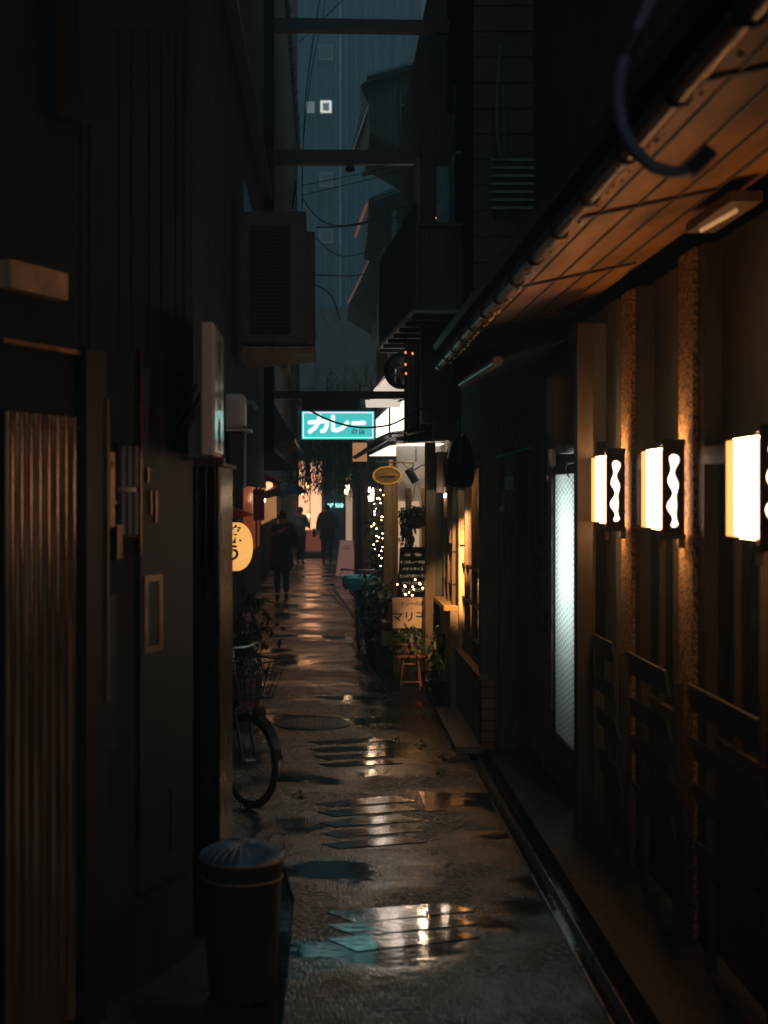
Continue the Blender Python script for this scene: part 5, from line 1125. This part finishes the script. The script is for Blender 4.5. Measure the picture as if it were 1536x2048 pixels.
t = thing('middle_gable_house', 'lower gabled house with painted teal highlight on its roof beyond the balcony', 'building', (2, 30, 0))
m = MB(); m.prism([P(738,398,98), P(842,362,98), P(1000,362,98), P(1000,700,98), P(770,640,98), P(770,480,98), P(735,470,98)], (0,3,0)); m.build('wall', M['gable_dark'], t)
m = MB(); m.tube([P(740,394,99), P(850,352,99)], .022, 6); m.tube([P(750,400,99), P(850,364,99)], .018, 6); m.build('roof_edge', mat('teal_highlight', (.25,.42,.48), .5, .1), t)  # tubes coloured as the teal highlight along the roof
m = MB(); m.tube([P(734,408,99), P(711,472,84)], .03, 8); m.build('eave_gutter', emit('gutter_glow', (1,.3,.08), .16, (.4,.2,.1)), t)  # orange light along the gutter put in as a weak glow
m = MB()
for k in range(5): m.box((772+10*k-650)/97,(777+10*k-650)/97,F/98-.05,F/98,2-(515-985)/97,2-(410-985)/97)
m.build('siding', M['gable_dark'], t); bx((782-650)/97,(792-650)/97,F/98-.08,F/98,2-(620-985)/97,2-(425-985)/97).build('downpipe', mat('pale_teal', (.2,.42,.48), .5), t)
m = MB(); m.box((794-650)/97,(826-650)/97,F/98-.04,F/98-.01,2-(530-985)/97,2-(415-985)/97); m.build('window', M['far_grey'], t)
t = thing('low_gable_house', 'lowest dark gabled house with thin glowing orange eave line', 'building', (2, 34, 0))
m = MB(); m.prism([P(750,498,88), P(790,480,88), P(900,480,88), P(900,800,88), P(756,760,88), P(750,640,88), P(698,608,88)], (0,3,0)); m.build('wall', M['gable_dark'], t)
m = MB(); m.tube([P(750,500,89), P(696,606,78)], .018, 6); m.build('eave_gutter', M['gutter_glow'], t)  # same glowing stand-in for orange light on the gutter
m = MB()
for k in range(16): x = 762+7*k; m.box((x-650)/88,(x+1.3-650)/88,F/88-.03,F/88,2-(700-985)/88,2-(500-985)/88)
m.build('siding', M['siding_teal'], t)
t = thing('vertical_sign', 'dim vertical sign with pale characters under the lowest gable', 'sign', P(766,600,92))
bx((758-650)/92,(775-650)/92,F/92,F/92+.05,2-(602-985)/92,2-(528-985)/92).build('panel', M['far_grey'], t)
m = MB()
for k, ch in enumerate('酒処花'): text_on(m, ch, .19, ((766-650)/92, F/92-.01, 2-(541+24*k-985)/92))
m.build('lettering', M['ink'], t)
bx((754-650)/130,(757-650)/130,F/130,F/130+.03,2-(760-985)/130,2-(610-985)/130).build('thin_post', M['pale_teal']); tag(bpy.data.objects['thin_post'], 'thin pale teal post left of the pinkish wall panel', 'post')
# ================================================================== FAR TOWER
t = thing('pale_tower', 'tall teal corrugated building filling the gap at the top', 'building', (2, 60, 0))
s = F/60
m = MB(); vs = []; X0, X1 = (520-650)/s, (842-650)/s; n = 480
for i in range(n+1):
    x = X0+(X1-X0)*i/n; ph = (i*34/n) % 1; yy = 60-(.10 if ph < .3 else 0); vs += [(x,yy,0), (x,yy,26)]
m.add(vs, [(2*i, 2*i+2, 2*i+3, 2*i+1) for i in range(n)]); m.box(X0,X1,60.1,66,0,26); m.build('wall', M['far_clad'], t)
bx((842-650)/s,10,59.9,66,0,26).build('side_wall', M['far_grey'], t)
bx((828-650)/s,(840-650)/s,59.6,59.85,0,26).build('pillar', M['dark_wood'], t)
m = MB(); m.tube([((680-650)/s,59.8,0), ((680-650)/s,59.8,26)], .06, 6); m.tube([((868-650)/s,59.8,0), ((868-650)/s,59.8,26)], .05, 6); m.build('downpipe', mat('tower_pipe', (.15,.36,.42), .5), t)
def fwin(y0, y1, mt, ring=False):
    xa, xb = (641-650)/s, (663-650)/s; za, zb = 2-(y1-985)/s, 2-(y0-985)/s
    f = MB(); e = .06; f.box(xa-e,xb+e,59.82,59.9,za-e,za); f.box(xa-e,xb+e,59.82,59.9,zb,zb+e); f.box(xa-e,xa,59.82,59.9,za,zb); f.box(xb,xb+e,59.82,59.9,za,zb); fr = f.build('window', M['tower_pipe'], t)
    if ring:
        w2 = (xb-xa)*.2; m = MB(); m.box(xa,xb,59.86,59.88,za,za+w2); m.box(xa,xb,59.86,59.88,zb-w2,zb); m.box(xa,xa+w2,59.86,59.88,za+w2,zb-w2); m.box(xb-w2,xb,59.86,59.88,za+w2,zb-w2); m.build('pane', M['window_far'], fr); bx(xa+w2,xb-w2,59.87,59.89,za+w2,zb-w2).build('blind', M['window_dim'], fr)
    else:
        bx(xa,xb,59.87,59.89,za,zb).build('pane', M[mt], fr); m = MB()
        for k in range(6): m.box(xa,xb,59.84,59.87,za+(zb-za)*k/6,za+(zb-za)*(k+.5)/6)
        if mt == 'char_wall': m.build('louvre', M['far_grey'], fr)
fwin(95, 120, 'char_wall'); fwin(203, 228, '', True); fwin(349, 373, 'char_wall'); fwin(463, 485, 'char_wall')
bx((612-650)/s,(629-650)/s,59.86,59.89,2-(228-985)/s,2-(205-985)/s).build('pane', M['window_dim'], t)
# low dark block beneath the tower and pale bin-like roof block behind the sign
m = MB(); m.box((628-650)/110,(652-650)/110,F/110,F/110+.8,2-(785-985)/110,2-(722-985)/110); tag(m.build('roof_tank', mat('tank_grey', (.3,.36,.4), .7)), 'pale grey block above the low cross beam, behind the cables', 'block')
t = house('dark low roofs between the tower and the teal sign', (0,50,0), [('wall', 'char_wall', [(-4,4.5,50.1,56,0,7.2)])], name='low_block')
bpy.data.objects.remove(t.children[0]) if False else None
# ================================================================== HAZE (thin rain mist, added and tinted to lift the blacks)
m = bpy.data.materials.new('haze'); m.use_nodes = True; t_ = m.node_tree; t_.nodes.clear()
o_ = node(t_, 'ShaderNodeOutputMaterial'); v_ = node(t_, 'ShaderNodeVolumePrincipled'); v_.inputs['Color'].default_value = (.42,.78,.95,1)
v_.inputs['Density'].default_value = .009; v_.inputs['Anisotropy'].default_value = .2; t_.links.new(v_.outputs[0], o_.inputs['Volume'])
hz = bx(-12,12,-6,67,-1.1,27).build('haze', m); hz['kind'] = 'stuff'
